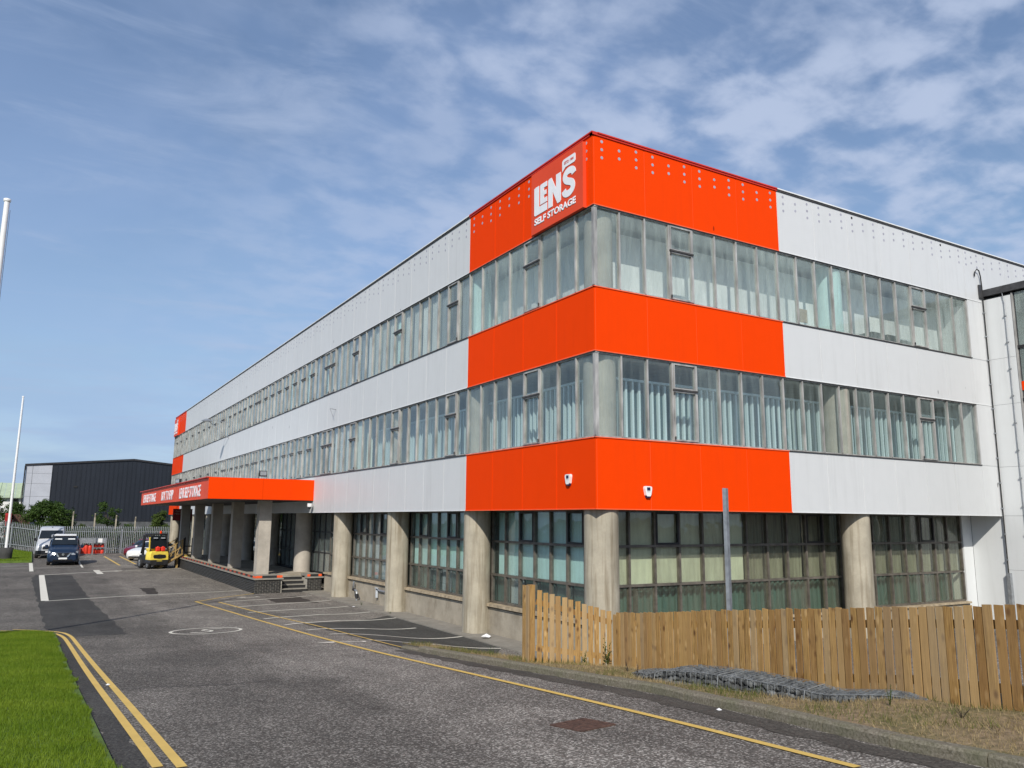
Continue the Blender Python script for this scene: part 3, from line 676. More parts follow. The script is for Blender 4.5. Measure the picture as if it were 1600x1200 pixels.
# ---- strip windows
ML = [.06]+[.817*i for i in range(1, 9)]; ML = ML[:-1]+[6.54]+[6.54+.7665*i for i in range(1, 73)]; ML += [61.73+.7985*i for i in range(1, 9)]; ML[-1] = YEND-.05
MR = [.06]+[.812*i for i in range(1, 8)]+[6.5, 7.3, 8.1, 8.88, 9.66, 10.43, 11.2, 11.97, 12.74, 13.52, 14.3, 15.1, 15.93]
openL3 = {3}|{8+j for j in (1, 7, 13, 17, 18, 21, 23, 25, 27, 29, 31, 33, 35, 36, 38, 40, 42, 44, 46, 49, 50, 53, 56, 59, 62, 66, 70, 74, 77)}
openL2 = {3}|{8+j for j in (1, 7, 13, 17, 18, 21, 23, 25, 27, 29, 31, 33, 35, 36, 38, 40, 42, 44, 47, 48, 51, 55, 59, 63, 68, 73)}
def curtain_mesh(w, h, n=7, amp=.03, f='L', name='curtain'):
    mb = MB(); vs = []
    for i in range(n*2+1):
        s = -w/2+w*i/(n*2); d = amp*(1 if i % 2 else -1)
        for t in (0, .006):
            for z in (0, h): vs.append((d+t, s, z) if f == 'L' else (s, d+t, z))
    fs = []
    for i in range(n*2):
        a = i*4; b = a+4; fs += [(a, b, b+1, a+1), (a+2, a+3, b+3, b+2)]
    mb.add(vs, fs); return mb.mesh(name)
cur_cache = {}
def curtain(f, s0, s1, d, z0, z1, m, parent, name='curtain', n=7, amp=.03):
    key = (f, round(s1-s0, 2), round(z1-z0, 2), m, n)
    if key not in cur_cache:
        me = curtain_mesh(s1-s0, z1-z0, n, amp, f, name); me.materials.append(MT[m]); cur_cache[key] = me
    o = bpy.data.objects.new(name, cur_cache[key]); COL.objects.link(o); o.parent = parent
    o.location = (d, (s0+s1)/2, z0) if f == 'L' else ((s0+s1)/2, d, z0); return o
def strip_window(f, M, z0, z1, opens, label, gm='glass'):
    P4 = 6.54 if f == 'L' else 6.59
    mb = MB(); e = M[-1]+.03
    s_ = .0 if f == 'L' else .125
    fbox(mb, f, s_, e, .03, .125, z0, z0+.055); fbox(mb, f, s_, e, .02, .125, z1-.055, z1)
    w = mb.build('window_band', 'alu', B); w['label'] = label
    mb = MB(); fbox(mb, f, P4, e, -.03, .029, z0-.006, z0+.018); mb.build('sill', 'trim_and_shade', w)
    mb = MB(); fbox(mb, f, 0 if f == 'L' else .06, e, -.012, .019, z1-.028, z1-.013); mb.build('head_drip', 'trim_and_shade', w)
    mb = MB(); fbox(mb, f, 0 if f == 'L' else -.02, P4-.004, -.02, .029, z0-.006, z0+.014)
    mb.build('sill', 'orange_edge', w)
    if f == 'L': mb = MB(); fbox(mb, f, 61.8, YEND, -.034, -.0305, z0-.006, z0+.015); mb.build('sill', 'orange_edge', w)
    for i, s in enumerate(M):
        ww = .055 if i else .11
        if i == 0 and f == 'R': continue
        piece('mullion', f, s-ww*.42, s+ww*.42, .015, .118, z0+.056, z1-.056, 'alu', w)
    far = MB()
    for i, (a, b) in enumerate(zip(M, M[1:])):
        a2, b2, zb, zt = a+.029, b-.029, z0+.058, z1-.058
        if i in opens:
            zm = zt-(zt-zb)*.345; mb = MB()
            for q in ((zb, zm-.022), (zm+.022, zt)):
                fbox(mb, f, a2, a2+.035, .0, .09, *q); fbox(mb, f, b2-.035, b2, .0, .09, *q)
                fbox(mb, f, a2+.036, b2-.036, .0, .09, q[0], q[0]+.035); fbox(mb, f, a2+.036, b2-.036, .0, .09, q[1]-.035, q[1])
            mb.build('opening_frame', 'alu', w)
            mb = MB(); fbox(mb, f, a2-.03, b2+.03, -.03, .08, zm-.021, zm+.021); mb.build('transom', 'trim_and_shade', w)
            for q in ((zm-.12, zm-.06), (zb+.03, zb+.10)): mb = MB(); fbox(mb, f, a2-.02, a2+.012, -.03, -.002, *q); mb.build('hinge', 'trim_and_shade', w)
            for q in ((zb+.037, zm-.06), (zm+.06, zt-.037)):
                piece('pane', f, a2+.036, b2-.036, .05, .057, *q, gm, w) if b < 52 else fbox(far, f, a2+.036, b2-.036, .05, .057, *q)
        elif b < 48 or f == 'R': piece('pane', f, a2, b2, .06, .067, zb, zt, gm, w)
        else: fbox(far, f, a2, b2, .06, .067, zb, zt)
    if far.v: o = far.build('pane', gm, w); o['kind'] = 'stuff'
    return w
w3L = strip_window('L', ML, Z2T, ZP, openL3, 'top strip window along the long side')
w2L = strip_window('L', ML, Z1T, Z2B, openL2, 'lower strip window along the long side', 'glass2')
w3R = strip_window('R', MR, Z2T, ZP, {3, 16}, 'top strip window on the short side')
w2R = strip_window('R', MR, Z1T, Z2B, {3, 16}, 'lower strip window on the short side', 'glass2')
# behind the glass
def inner(name, f, s0, s1, d0, d1, z0, z1, m, par=B): mb = MB(); fbox(mb, f, s0, s1, d0, d1, z0, z1); return mb.build(name, m, par)
for i in range(5): inner('inner_board', 'L', 1.1+1.22*i, 1.1+1.22*(i+1)-.012, 1.0, 1.04, Z2T, Z2T+1.93+.04*(i % 2), 'board')
for i in range(12): inner('inner_board', 'R', 1.1+1.22*i, 1.1+1.22*(i+1)-.012, 1.0, 1.04, Z2T, Z2T+1.93+.05*(i % 3 == 1), 'board')
inner('inner_board', 'R', 7.62, 8.02, .30, .33, Z2T+.22, Z2T+.62, 'timber'); inner('inner_board', 'L', 4.35, 4.8, .22, .24, Z2T+.06, Z2T+.75, 'curtain')
for s in (11.2, 11.95, 12.7): inner('stored_box', 'R', s, s+.62, .4, .9, Z2T-.02, Z2T+.30+.1*(s < 12), 'core')
def corrugated(f, s0, s1, d, z0, z1, m):
    inner('storage_partition', f, s0, s1, d+.075, d+.09, z0, z1, m)
    s = s0+.05; ribs = MB()
    while s < s1-.08: piece('partition_rib', f, s, s+.062, d, d+.074, z0+.002, z1-.002, 'corrrib' if m == 'corr' else m, B); s += .215
    inner('partition_rail', f, s0, s1, d-.03, d+.09, z1+.001, z1+.06, 'corrrib' if m == 'corr' else m)
corrugated('L', 1.0, 15.9, .72, Z1T, Z1T+1.58, 'corr'); corrugated('R', 1.0, 15.9, .72, Z1T, Z1T+1.58, 'corr')
kinds3 = {0: 'curtaingrey', 1: None, 2: 'curtaingrey', 3: 'curtain', 4: 'curtain', 5: 'curtain', 6: 'curtain', 7: 'teal', 8: 'curtain', 9: 'curtain', 10: 'curtain', 11: 'curtain', 12: 'curtaingrey', 13: 'lav', 14: 'lav', 15: 'lav'}
for j in range(0, 79):
    a, b = ML[8+j]+.03, ML[9+j]-.03
    k3 = kinds3.get(j, ['curtaingrey', 'lav', 'curtain', None, 'curtaingrey', 'teal', 'curtain'][(j*5+j//3) % 7]) if j > 0 else 'curtaingrey'
    if k3: curtain('L', a, b, .20, Z2T+.05, ZP-.05, k3, w3L, n=5)
    if j >= 13:
        k2 = ['lav', 'curtaingrey', 'lav', 'curtaingrey', None, 'curtain', 'lav', 'curtaingrey', 'blindgrey'][(j*4+j//4) % 9]
        if k2: curtain('L', a, b, .20, Z1T+.05, Z2B-.05, k2, w2L, n=5)
inner('partition_rail', 'L', 16.05, 16.6, .15, .6, Z1T, Z2B, 'cream')
# ---- columns
CY = [.46, 6.65, 12.8, 18.9, 24.8, 30.9, 36.9, 43, 49, 55, 61, 67]
for i, y in enumerate(CY):
    zb = g(.2, y)-.1; mb = MB(); mb.lathe((.48, y, 0), [(.415, zb), (.415, zb+.5), (.41, 1.8), (.41, ZS+.02)], 40)
    mb.build('column', 'conc' if not 22 < y < 46 else 'concpaint', B)
mb = MB(); mb.lathe((9.85, .48, 0), [(.415, -.1), (.41, 1.8), (.41, ZS+.02)], 40); mb.build('column', 'conc', B)
for (x, y) in [(.52, .52), (9.27, .46), (.52, 6.75), (.52, 12.9), (.52, 19.), (.52, 25.), (.52, 31.)]:
    for z0, z1, r in ((Z1T-.02, Z2B+.02, .40), (Z2T-.02, ZP+.02, .36)):
        if (x, y) != (.52, .52) and z0 > 8 and y > 10: continue
        mb = MB(); mb.lathe((x, y, 0), [(r, z0), (r, z1)], 32); mb.build('column', 'concpaint' if z0 < 8 else 'teal' if y > 5 or x > 5 else 'concpaint', B)
# ---- ground floor windows
def ground_window(f, M, d, gl, z0=.90, label=None, rails=(1.70, 2.67), opens=()):
    mb = MB(); e0, e1 = M[0], M[-1]; zs = [z0, *rails, ZS]
    fbox(mb, f, e0, e1, d-.05, d+.05, z0, z0+.06)
    for r_ in rails: fbox(mb, f, e0, e1, d-.045, d+.05, r_-.032, r_+.032)
    fbox(mb, f, e0, e1, d-.05, d+.05, ZS-.04, ZS+.02)
    w = mb.build('ground_window', 'bronze', B)
    if label: w['label'] = label
    segs = list(zip(zs, zs[1:]))
    for s in M:
        for (a, b) in segs: piece('mullion', f, s-.03, s+.03, d-.055, d+.052, a+.034, b-.034, 'bronze', w)
    for i, (a, b) in enumerate(zip(M, M[1:])):
        for r_, (za, zb) in enumerate(segs):
            piece('pane', f, a+.031, b-.031, d-.004, d+.004, za+.034, zb-.034, gl, w)
            if r_ == 2 and i in opens:
                mb = MB(); A, Bb, c, e = a+.031, b-.031, za+.034, zb-.04
                fbox(mb, f, A, A+.05, d-.07, d-.006, c, e); fbox(mb, f, Bb-.05, Bb, d-.07, d-.006, c, e); fbox(mb, f, A+.051, Bb-.051, d-.07, d-.006, c, c+.05); fbox(mb, f, A+.051, Bb-.051, d-.07, d-.006, e-.05, e)
                mb.build('opening_frame', 'dkmetal', w)
    return w
GL = [.98, 1.66, 2.44, 3.23, 4.03, 4.82, 5.61, 6.4, 7.2, 7.97, 8.73, 9.46, 10.2, 10.95, 11.71, 12.45, 13.2, 14.0, 14.75, 15.5, 16.27, 17.05, 17.8, 18.55, 19.35, 20.15, 20.95, 21.75]
gwL = ground_window('L', GL, .90, 'glassgreen', .88, 'tall dark framed ground floor windows between the columns', opens=(1, 4, 10, 13, 18, 21, 25))
GR = [1.12, 1.88, 2.72, 3.56, 4.39, 5.24, 6.05, 6.86, 7.68, 8.49, 9.26, 10.03, 10.8, 11.6, 12.45, 13.24, 14.05, 14.84, 15.58, 16.36]
gwR = ground_window('R', GR, 1.20, 'glassdirty', .72, 'grimy ground floor windows on the short side', opens=(2, 9, 16))
inner('corner_post', 'L', .94, 1.26, .86, 1.1, 0, ZS, 'dkmetal')
for s0, s1, m in ((1.0, 6.2, 'teal'), (7.1, 12.4, 'teal'), (13.1, 14.6, 'teal'), (14.7, 18.6, 'lav'), (19.2, 21.7, 'teal')):
    inner('inner_board', 'L', s0, s1, .99, 1.02, 1.73, ZS-.06, m)
inner('inner_board', 'L', 14.7, 18.6, .99, 1.02, .95, 1.70, 'lav')
for i in range(27):
    if 18 <= i <= 22: continue
    curtain('L', GL[i]+.04, GL[i+1]-.04, 1.08, .93, 1.69, 'dkgreen' if i % 6 != 5 else 'curtaingrey', gwL, n=5)
inner('inner_board', 'R', 1.2, 6.0, 1.29, 1.32, 1.72, ZS-.06, 'cream')
for i in range(6, 19): curtain('R', GR[i]+.04, GR[i+1]-.04, 1.36, 1.72, ZS-.06, 'blindgrey', gwR, 'vertical_blind', 6, .025)
corrugated('R', 1.2, 16.2, 1.42, .70, 1.66, 'tealmetal')
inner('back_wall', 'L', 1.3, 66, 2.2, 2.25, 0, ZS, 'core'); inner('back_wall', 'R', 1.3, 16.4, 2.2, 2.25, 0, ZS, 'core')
# ground windows under the canopy and beyond
mb = MB(); gm = MB(); s = 21.95
while s < 66.3:
    fbox(mb, 'L', s, s+.06, .92, 1.0, .76, ZS)
    for za, zb in ((.8, 1.68), (1.72, 2.65), (2.69, ZS-.05)): fbox(gm, 'L', s+.062, s+.86, .955, .962, za, zb)
    s += .86
for z in (.76, 1.70, 2.67): fbox(mb, 'L', 21.95, 66.4, .93, .99, z-.03, z+.03)
wf = mb.build('ground_window', 'dkmetal', B); wf['label'] = 'shaded dark glazing under the canopy'; wf['kind'] = 'stuff'
o = gm.build('pane', 'glass', wf); o['kind'] = 'stuff'
inner('back_wall', 'L', 46.5, 66.3, .9, 1.2, 0, .75, 'conclow')
# plinth and sills
for i in range(4):
    s0, s1 = (.98, 6.5, 12.65, 18.75)[i], (6.5, 12.65, 18.75, 21.9)[i]
    inner('plinth_wall', 'L', s0+.01, s1-.01, .70, 1.12, -.2, .76, 'conclow'); inner('window_sill', 'L', s0+.02, s1-.02, .62, .96, .80, .878, 'timber')
    inner('sill_packer', 'L', s0+.02, s1-.02, .74, 1.0, .761, .799, 'dkmetal')
inner('plinth_wall', 'R', 1.0, 16.4, 1.05, 1.5, -.3, .66, 'conclow'); inner('window_sill', 'R', 1.0, 16.4, .98, 1.24, .661, .718, 'timber')
inner('return_wall', 'R', 16.40, XEND-.001, 1.10, 1.6, -.3, ZS+.03, 'wallwhite')
# ---- entrance canopy
CX, C0, C1, CZ0, CZ1 = -4.66, 21.84, 47.1, 4.12, 5.06
mb = MB(); mb.box(CX+.05, -.02, C0+.05, C1-.05, CZ0+.03, CZ1-.06); can = mb.build('canopy', 'slab', B); can['label'] = 'flat orange canopy over the loading platform'
for i in range(2):
    x0 = CX+(0-CX)*i/2; mb = MB(); mb.box(x0+.004, x0-CX/2-.004, C0, C0+.045, CZ0, CZ1); mb.build('fascia_panel', 'orange', can)
for i in range(8):
    w_ = (C1-C0)/8; mb = MB(); mb.box(CX, CX+.045, C0+.05+w_*i+.004, C0+w_*(i+1)-.004, CZ0, CZ1-.03); mb.build('fascia_panel', 'signred', can, )
mb = MB(); mb.box(CX-.10, CX+.06, C0+.046, C1+.35, CZ1-.028, CZ1+.01); mb.build('flashing', 'red_trim', can)
mb = MB(); mb.box(CX+.2, -.03, C0+.2, C1-.2, CZ0-.01, CZ0+.028); mb.build('soffit', 'trim_and_shade', can)  # grey-white soffit coloured near black: the canopy's shade is put into the colour
for y in (23.12, 28.84, 34.27, 40.06, 45.6):
    mb = MB(); mb.box(-2.17, -1.62, y-.27, y+.27, .75, CZ0-.012); mb.build('pillar', 'concpaint', can)
ML_ = Matrix(((0, 0, -1, 0), (-1, 0, 0, 0), (0, 1, 0, 0), (0, 0, 0, 1))); MR_ = Matrix(((1, 0, 0, 0), (0, 0, -1, 0), (0, 1, 0, 0), (0, 0, 0, 1)))
def letters(s, f, s_mid, d, z_mid, h, w, m, parent, bold=.03, extrude=.015, name='lettering', loc3=None):
    me = text_mesh(s, h, bold, extrude, w); me.materials.append(MT[m]); o = bpy.data.objects.new(name, me); COL.objects.link(o)
    if parent is not None: o.parent = parent
    M4 = (ML_ if f == 'L' else MR_).copy(); M4.translation = (d, s_mid, z_mid) if f == 'L' else (s_mid, d, z_mid); o.matrix_basis = M4; return o
for s, y0, y1 in (('LENS SELF STORAGE', 39.33, 45.72), ('BOX TO SHIP', 32.06, 36.68), ('LENS SELF STORAGE', 23.7, 29.87)):
    letters(s, 'L', (y0+y1)/2, CX-.003, 4.52, .54, y1-y0, 'letter', can, .012)
# ------------------------------------------------------------------ signs fixed to the building
def stroke(pts, t):
    n = offsets(pts); a = [(p[0]+q[0]*t/2, p[1]+q[1]*t/2) for p, q in zip(pts, n)]; b = [(p[0]-q[0]*t/2, p[1]-q[1]*t/2) for p, q in zip(pts, n)]
    return a, b
def logo_sign(name, y_hi, y_lo, z0, z1, label, dep=.11):
    W, H = y_hi-y_lo, z1-z0; e = empty(name, (0, y_lo, z0)); e['label'] = label; e['category'] = 'sign'
    mb = MB(); mb.box(-dep, -.006, 0, W, 0, H); mb.build('panel', 'signred', e)
    to3 = lambda u, v, t: (-dep-t, W-u*W, H-v*H)           # u to the right, v downwards, t outwards
    def shape(poly, t=.012, nm='letter', m='letter'):
        mb = MB(); mb.prism(poly, to3, .001, t); return mb.build(nm, m, e, fixn=True)
    L_ = [(.067, .265), (.10, .253), (.165, .253), (.165, .60), (.33, .60), (.33, .72), (.085, .72), (.067, .70)]; shape(L_)
    E_ = [(.19, .27), (.21, .255), (.33, .255), (.33, .335), (.265, .335), (.265, .385), (.315, .385), (.315, .455), (.265, .455), (.265, .505), (.33, .505), (.33, .582), (.19, .582)]; shape(E_)
    N_ = [(.355, .275), (.375, .255), (.42, .255), (.51, .47), (.51, .255), (.60, .255), (.60, .70), (.585, .72), (.535, .72), (.44, .48), (.44, .72), (.355, .72)]; shape(N_)
    cl = [(.845, .40), (.835, .345), (.79, .318), (.735, .315), (.685, .345), (.675, .40), (.70, .45), (.755, .485), (.81, .52), (.83, .575), (.815, .635), (.765, .665), (.71, .663), (.668, .632), (.657, .585)]
    cl = smooth_line(cl, 2); n = offsets([(p[0]*W, p[1]*H) for p in cl]); t = .092
    a = [(p[0]+q[0]*t/W, p[1]+q[1]*t/H) for p, q in zip(cl, n)]; b = [(p[0]-q[0]*t/W, p[1]-q[1]*t/H) for p, q in zip(cl, n)]
    mb = MB(); k = len(cl); vs = [to3(*p, t_) for t_ in (.001, .012) for p in a+b]
    fs = []
    for i in range(k-1): fs += [(i, i+1, k+i+1, k+i), (2*k+i, 2*k+k+i, 2*k+k+i+1, 2*k+i+1), (i, 2*k+i, 2*k+i+1, i+1), (k+i, k+i+1, 3*k+i+1, 3*k+i)]
    fs += [(0, k, 3*k, 2*k), (k-1, 3*k-1, 4*k-1, 2*k-1)]
    mb.add(vs, fs); mb.build('letter', 'letter', e, fixn=True)
    shape([(.63, .285), (.63, .125), (.645, .105), (.66, .098), (.86, .098), (.874, .112), (.874, .215), (.86, .232), (.69, .232)], nm='tag_plate')
    def tx(s, u0, u1, v0, v1, m, bold, ex, nm):
        me = text_mesh(s, (v1-v0)*H, bold, ex, (u1-u0)*W); me.materials.append(MT[m]); o = bpy.data.objects.new(nm, me); COL.objects.link(o); o.parent = e
        M4 = ML_.copy(); M4.translation = (-dep-.001-(.012 if m != 'letter' else 0), W-(u0+u1)/2*W, H-(v0+v1)/2*H); o.matrix_basis = M4
    tx('SELF STORAGE', .067, .874, .765, .878, 'letter', .042, .012, 'lettering'); tx('ESTD 1984', .67, .845, .142, .188, 'red_trim', .03, .003, 'lettering')
    return e
logo_sign('corner_sign', 2.69, .28, 10.955, 12.70, 'large orange-red sign with white lettering at the near roof corner')
logo_sign('corner_sign', 67.9, 65.5, 10.955, 12.60, 'small distant copy of the roof sign at the far end of the building')
def alarm(f, s, z, label):
    e = empty('alarm_box', (0, s, z) if f == 'L' else (s, 0, z)); e['label'] = label; e['category'] = 'alarm box'; e.scale = (.68, .68, .68)
    prof = [(-.155, .17), (-.165, .10), (-.115, -.13), (-.07, -.175), (.07, -.175), (.115, -.13), (.165, .10), (.155, .17), (.09, .19), (-.09, .19)]
    T = (lambda u, v, t: (-t, -u, v)) if f == 'L' else (lambda u, v, t: (u, -t, v))
    mb = MB(); mb.prism(prof[::-1] , T, .0, .03); mb.prism([(u*.97, v*.97) for u, v in prof][::-1], T, .03, .10); mb.build('case', 'whitepaint', e, fixn=True)
    mb = MB(); mb.prism([(-.075, .03), (.075, .03), (.075, .145), (-.075, .145)], T, .10, .104); mb.build('label_plate', 'navy', e, fixn=True)
    mb = MB(); mb.prism([(-.07, -.02), (.07, -.02), (.07, .005), (-.07, .005)], T, .10, .103); mb.build('print_strip', 'lav', e, fixn=True)
    mb = MB(); mb.prism([(-.08, -.215), (.08, -.215), (.10, -.15), (-.10, -.15)], T, .0, .085); mb.build('lens', 'navy', e, fixn=True)
alarm('L', 1.07, 4.28, 'white alarm box on the orange long side, left of the corner')
alarm('R', 1.51, 4.0, 'white alarm box on the orange short side, right of the corner')
# reception sign
e = empty('hanging_sign', (-1.98, 46.4, 3.5)); tag(e, 'dark red reception sign with an arrow hanging under the canopy end', 'sign')
mb = MB(); mb.box(-.64, .64, -.05, .05, -.42, .40); mb.build('panel', 'reddark', e)
mb = MB(); mb.bar((-.4, 0, .40), (-.4, 0, .62), .03); mb.bar((.4, 0, .40), (.4, 0, .62), .03); mb.build('hanger', 'dkmetal', e)
MT['signgrey'] = mat('faded_sign_lettering', (.42, .33, .30), .6, .05)
for s, z, w_ in (('customer', .24, .86), ('reception', .04, .98)):
    o = letters(s, 'R', -.05, -.051, z, .15, w_, 'signgrey', e, .01, .004)
mb = MB(); mb.prism([(.05, -.30), (.28, -.30), (.28, -.36), (.46, -.24), (.28, -.12), (.28, -.18), (.05, -.18)], lambda u, v, t: (u, -.05-t, v), .0005, .005); mb.build('arrow', 'signgrey', e, fixn=True)
# flood lamps, camera, brackets
def flood(loc, rz, label):
    e = empty('flood_lamp', loc, rz); tag(e, label, 'flood lamp')
    mb = MB(); mb.box(-.17, .17, -.09, .05, .10, .36); mb.build('housing', 'dkmetal', e)
    mb = MB(); mb.box(-.14, .14, -.10, -.091, .15, .33); mb.build('lens', 'lamp', e)
    mb = MB(); mb.box(-.19, -.172, -.03, .01, 0, .25); mb.box(.172, .19, -.03, .01, 0, .25); mb.box(-.19, .19, -.03, .01, -.02, -.001); mb.build('bracket', 'dkmetal', e)
flood((-2.3, 22.15, CZ1+.0), 0, 'small black flood lamp standing on the near edge of the canopy')
flood((-4.3, 33.0, CZ1+.0), R(-60), 'dark flood lamp on the canopy roof above the long lettering')
e = empty('dome_camera', (-.2, 21.72, 3.86)); tag(e, 'white dome camera on the wall under the canopy corner', 'camera')
mb = MB(); mb.lathe((0, 0, 0), [(.11, .12), (.12, 0), (.10, -.04)], 16); mb.build('housing', 'whitepaint', e)
mb = MB(); mb.lathe((0, 0, 0), [(.088, -.041), (.07, -.10), (.02, -.125)], 16); mb.build('dome', 'blacktop_trim', e)
e = empty('wall_bracket', (0, 19.16, 8.0)); tag(e, 'small bent metal bracket sticking out of the white middle band', 'bracket')
mb = MB(); mb.bar((.03, 0, .06), (-.28, 0, .09), .03); mb.bar((-.27, 0, .09), (-.12, 0, -.26), .016); mb.build('arm', 'steel', e)
e = empty('wall_light', (0, 42.2, 8.6)); tag(e, 'thin lamp arm with a shallow shade projecting from the far upper windows', 'wall light')
mb = MB(); mb.bar((.03, 0, .1), (-1.5, 0, 1.3), .04); mb.bar((.03, 0, 1.2), (-1.5, 0, 1.32), .04); mb.build('arm', 'steel', e)
mb = MB(); mb.lathe((-1.5, 0, 1.2), [(.36, 0), (.30, .06), (.08, .16)], 18); mb.build('shade', 'steel', e)
# cables and conduit on the right
def cable(name, pts, r, m, label, clips=0):
    e = empty(name, pts[0]); tag(e, label, 'cable'); p0 = Vector(pts[0]); mb = MB(); mb.tube([Vector(p)-p0 for p in pts], r, 8); mb.build('cable', m, e)
    if clips:
        mb = MB(); q = resample([(p[1], p[2]) for p in pts], .001) if False else None
        a, b = Vector(pts[-2]), Vector(pts[-1])
        mb.box(-.03, .03, -.03, .045, -.02, .02); me = mb.mesh('clip')
        for i in range(clips): link('clip', me, 'steel', e, a+(b-a)*(i+.5)/clips-p0)
cable('black_cable', [(16.52, -.03, 11.85), (16.50, -.06, 12.0), (16.60, -.09, 12.12), (16.72, -.09, 12.08), (16.82, -.07, 11.9), (16.87, -.06, 11.5), (16.88, -.05, 11.0), (16.88, -.05, 1.7)], .021, 'rubber', 'thick black cable running down the white wall corner', 11)
cable('grey_cable', [(16.9, -.68, 11.3), (16.92, -.72, 10.8), (16.92, -.70, 2.5)], .014, 'steel', 'thin grey cable down the side wing wall', 9)
e = empty('cable_guard', (16.88, -.06, .4)); tag(e, 'grey steel channel covering the foot of the black cable', 'cable guard')
mb = MB(); mb.box(-.07, .07, -.06, .05, -.4, 1.3); mb.build('channel', 'steel', e)
# gas pipes at the plinth
e = empty('wall_pipe', (.6, 17.2, 0)); tag(e, 'rusty bent pipe beside the third column base', 'pipe')
mb = MB(); mb.tube([(-.02, .35, .75), (-.05, .35, .48), (-.08, .30, .45), (-.1, -.2, .42), (-.1, -.25, .38), (-.1, -.25, -.02)], .04, 8); mb.build('pipe', 'steel', e)
mb = MB(); mb.tube([(-.1, -.25, .30), (-.1, -.25, .12)], .07, 8); mb.tube([(-.1, .2, .44), (-.1, 0, .43)], .06, 8); mb.build('coupling', 'dkmetal', e)
e = empty('wall_pipe', (.66, 14.6, .55)); tag(e, 'pale pipe with a tap on the stained plinth wall', 'pipe')
mb = MB(); mb.tube([(.0, -.9, .02), (0, .5, .03)], .045, 8); mb.build('pipe', 'steel', e)
mb = MB(); mb.tube([(-.02, .5, .12), (-.02, .5, -.25)], .06, 8); mb.bar((-.1, .5, .12), (-.1, .35, .12), .04); mb.build('tap', 'lav', e)

# ------------------------------------------------------------------ side wing at the right edge
W = empty('side_wing', (16.95, 0, 0)); tag(W, 'white panelled side wing with dark glass at the right edge', 'building')
for z0, z1 in ((-.3, 1.8), (1.8, ZS), (ZS, 5.2), (5.2, 7.31), (7.31, 8.9), (8.9, 11.05)):
    mb = MB(); mb.box(.0, .05, -.93, -.002, z0+.004, z1-.004); mb.build('wall_panel', 'wallwhite', W)
mb = MB(); mb.box(.002, .05, 0, 1.09, -.3, ZS); mb.build('wall_panel', 'wallwhite', W)
mb = MB(); mb.box(.052, 14, -9, 1.2, -.3, 11.1) ; mb.build('core_wall', 'core', W)
mb = MB(); mb.box(-.08, 14, -9, .0, 11.16, 11.40); mb.build('roof_slab', 'edgegrey', W)
mb = MB(); mb.box(-.25, -.081, -.06, -.016, 11.10, 11.58); mb.build('flashing', 'edgegrey', W)
for y in (-.95, -2.2, -3.5, -4.8): mb = MB(); mb.box(-.015, .046, y-.05, y, -.3, 11.1); mb.build('mullion', 'alu', W)
for z in (3.6, 5.2, 7.4, 9.2): mb = MB(); mb.box(-.005, .045, -6, -1.001, z-.05, z+.05); mb.build('rail', 'dkmetal', W)
for y0, y1 in ((-2.15, -1.0), (-3.45, -2.2), (-4.75, -3.5)):
    for z0, z1 in ((-.3, 3.55), (3.65, 5.15), (5.25, 7.35), (7.45, 9.15), (9.25, 11.1)):
        mb = MB(); mb.box(.030, .038, y0, y1-.05, z0, z1); mb.build('pane', 'glass', W)
mb = MB(); mb.box(.01, .029, -2.1, -1.01, 7.72, 8.02); mb.build('red_band', 'orange', W)

# ------------------------------------------------------------------ loading platform
P = empty('loading_platform', (0, 0, 0)); tag(P, 'dark brick loading platform with striped edge and steps under the canopy', 'platform')
PX, PY0, PY1 = -2.40, 21.95, 45.2
def solid(name, m, *b, par=None):
    mb = MB(); mb.box(*b); return mb.build(name, m, par)
solid('mortar_core', 'mortar', PX+.02, -1.22, PY0+.02, PY1, -.05, .58, par=P); solid('mortar_core', 'mortar', -.02, .66, PY0+.22, PY0+1.4, -.05, .58, par=P)
solid('deck', 'conclow', PX+.03, .66, PY0+1.30, PY1, .55, .742, par=P)
bm_ = MB(); bm_.box(-.102, .102, -.007, .03, 0, .050); brick_me = bm_.mesh('brick'); brick_me.materials.append(MT['brick'])
bm_ = MB(); bm_.box(-.007, .03, -.102, .104, 0, .050); brick_me2 = bm_.mesh('brick'); brick_me2.materials.append(MT['brick'])
def put(me, loc, name='brick', par=P): o = bpy.data.objects.new(name, me); COL.objects.link(o); o.location = loc; o.parent = par; return o
bm_ = MB(); bm_.box(-.048, .048, -.007, .03, 0, .050); half_me = bm_.mesh('brick'); half_me.materials.append(MT['brick'])
def course(x0, x1, y):
    for k in range(8):
        z = .0+k*.0735; x = x0+.11; off = k % 2
        if off: put(half_me, (x0+.052, y, z)); x = x0+.225
        while x+.107 <= x1+.01: put(brick_me, (x, y, z)); x += .228
        if x-.107 < x1-.06: put(half_me, (x-.055, y, z))
course(PX, -1.2, PY0); course(-.02, .68, PY0+.2)
far = MB()
for k in range(8):
    y = PY0+.11+(.114 if k % 2 else 0)
    while y < PY1-.1:
        if y < 26.4: put(brick_me2, (PX, y, k*.0735))
        else: far.box(PX-.007, PX+.03, y-.107, y+.107, k*.0735, k*.0735+.050)
        y += .228
o = far.build('brick', 'brick', P); o['kind'] = 'stuff'
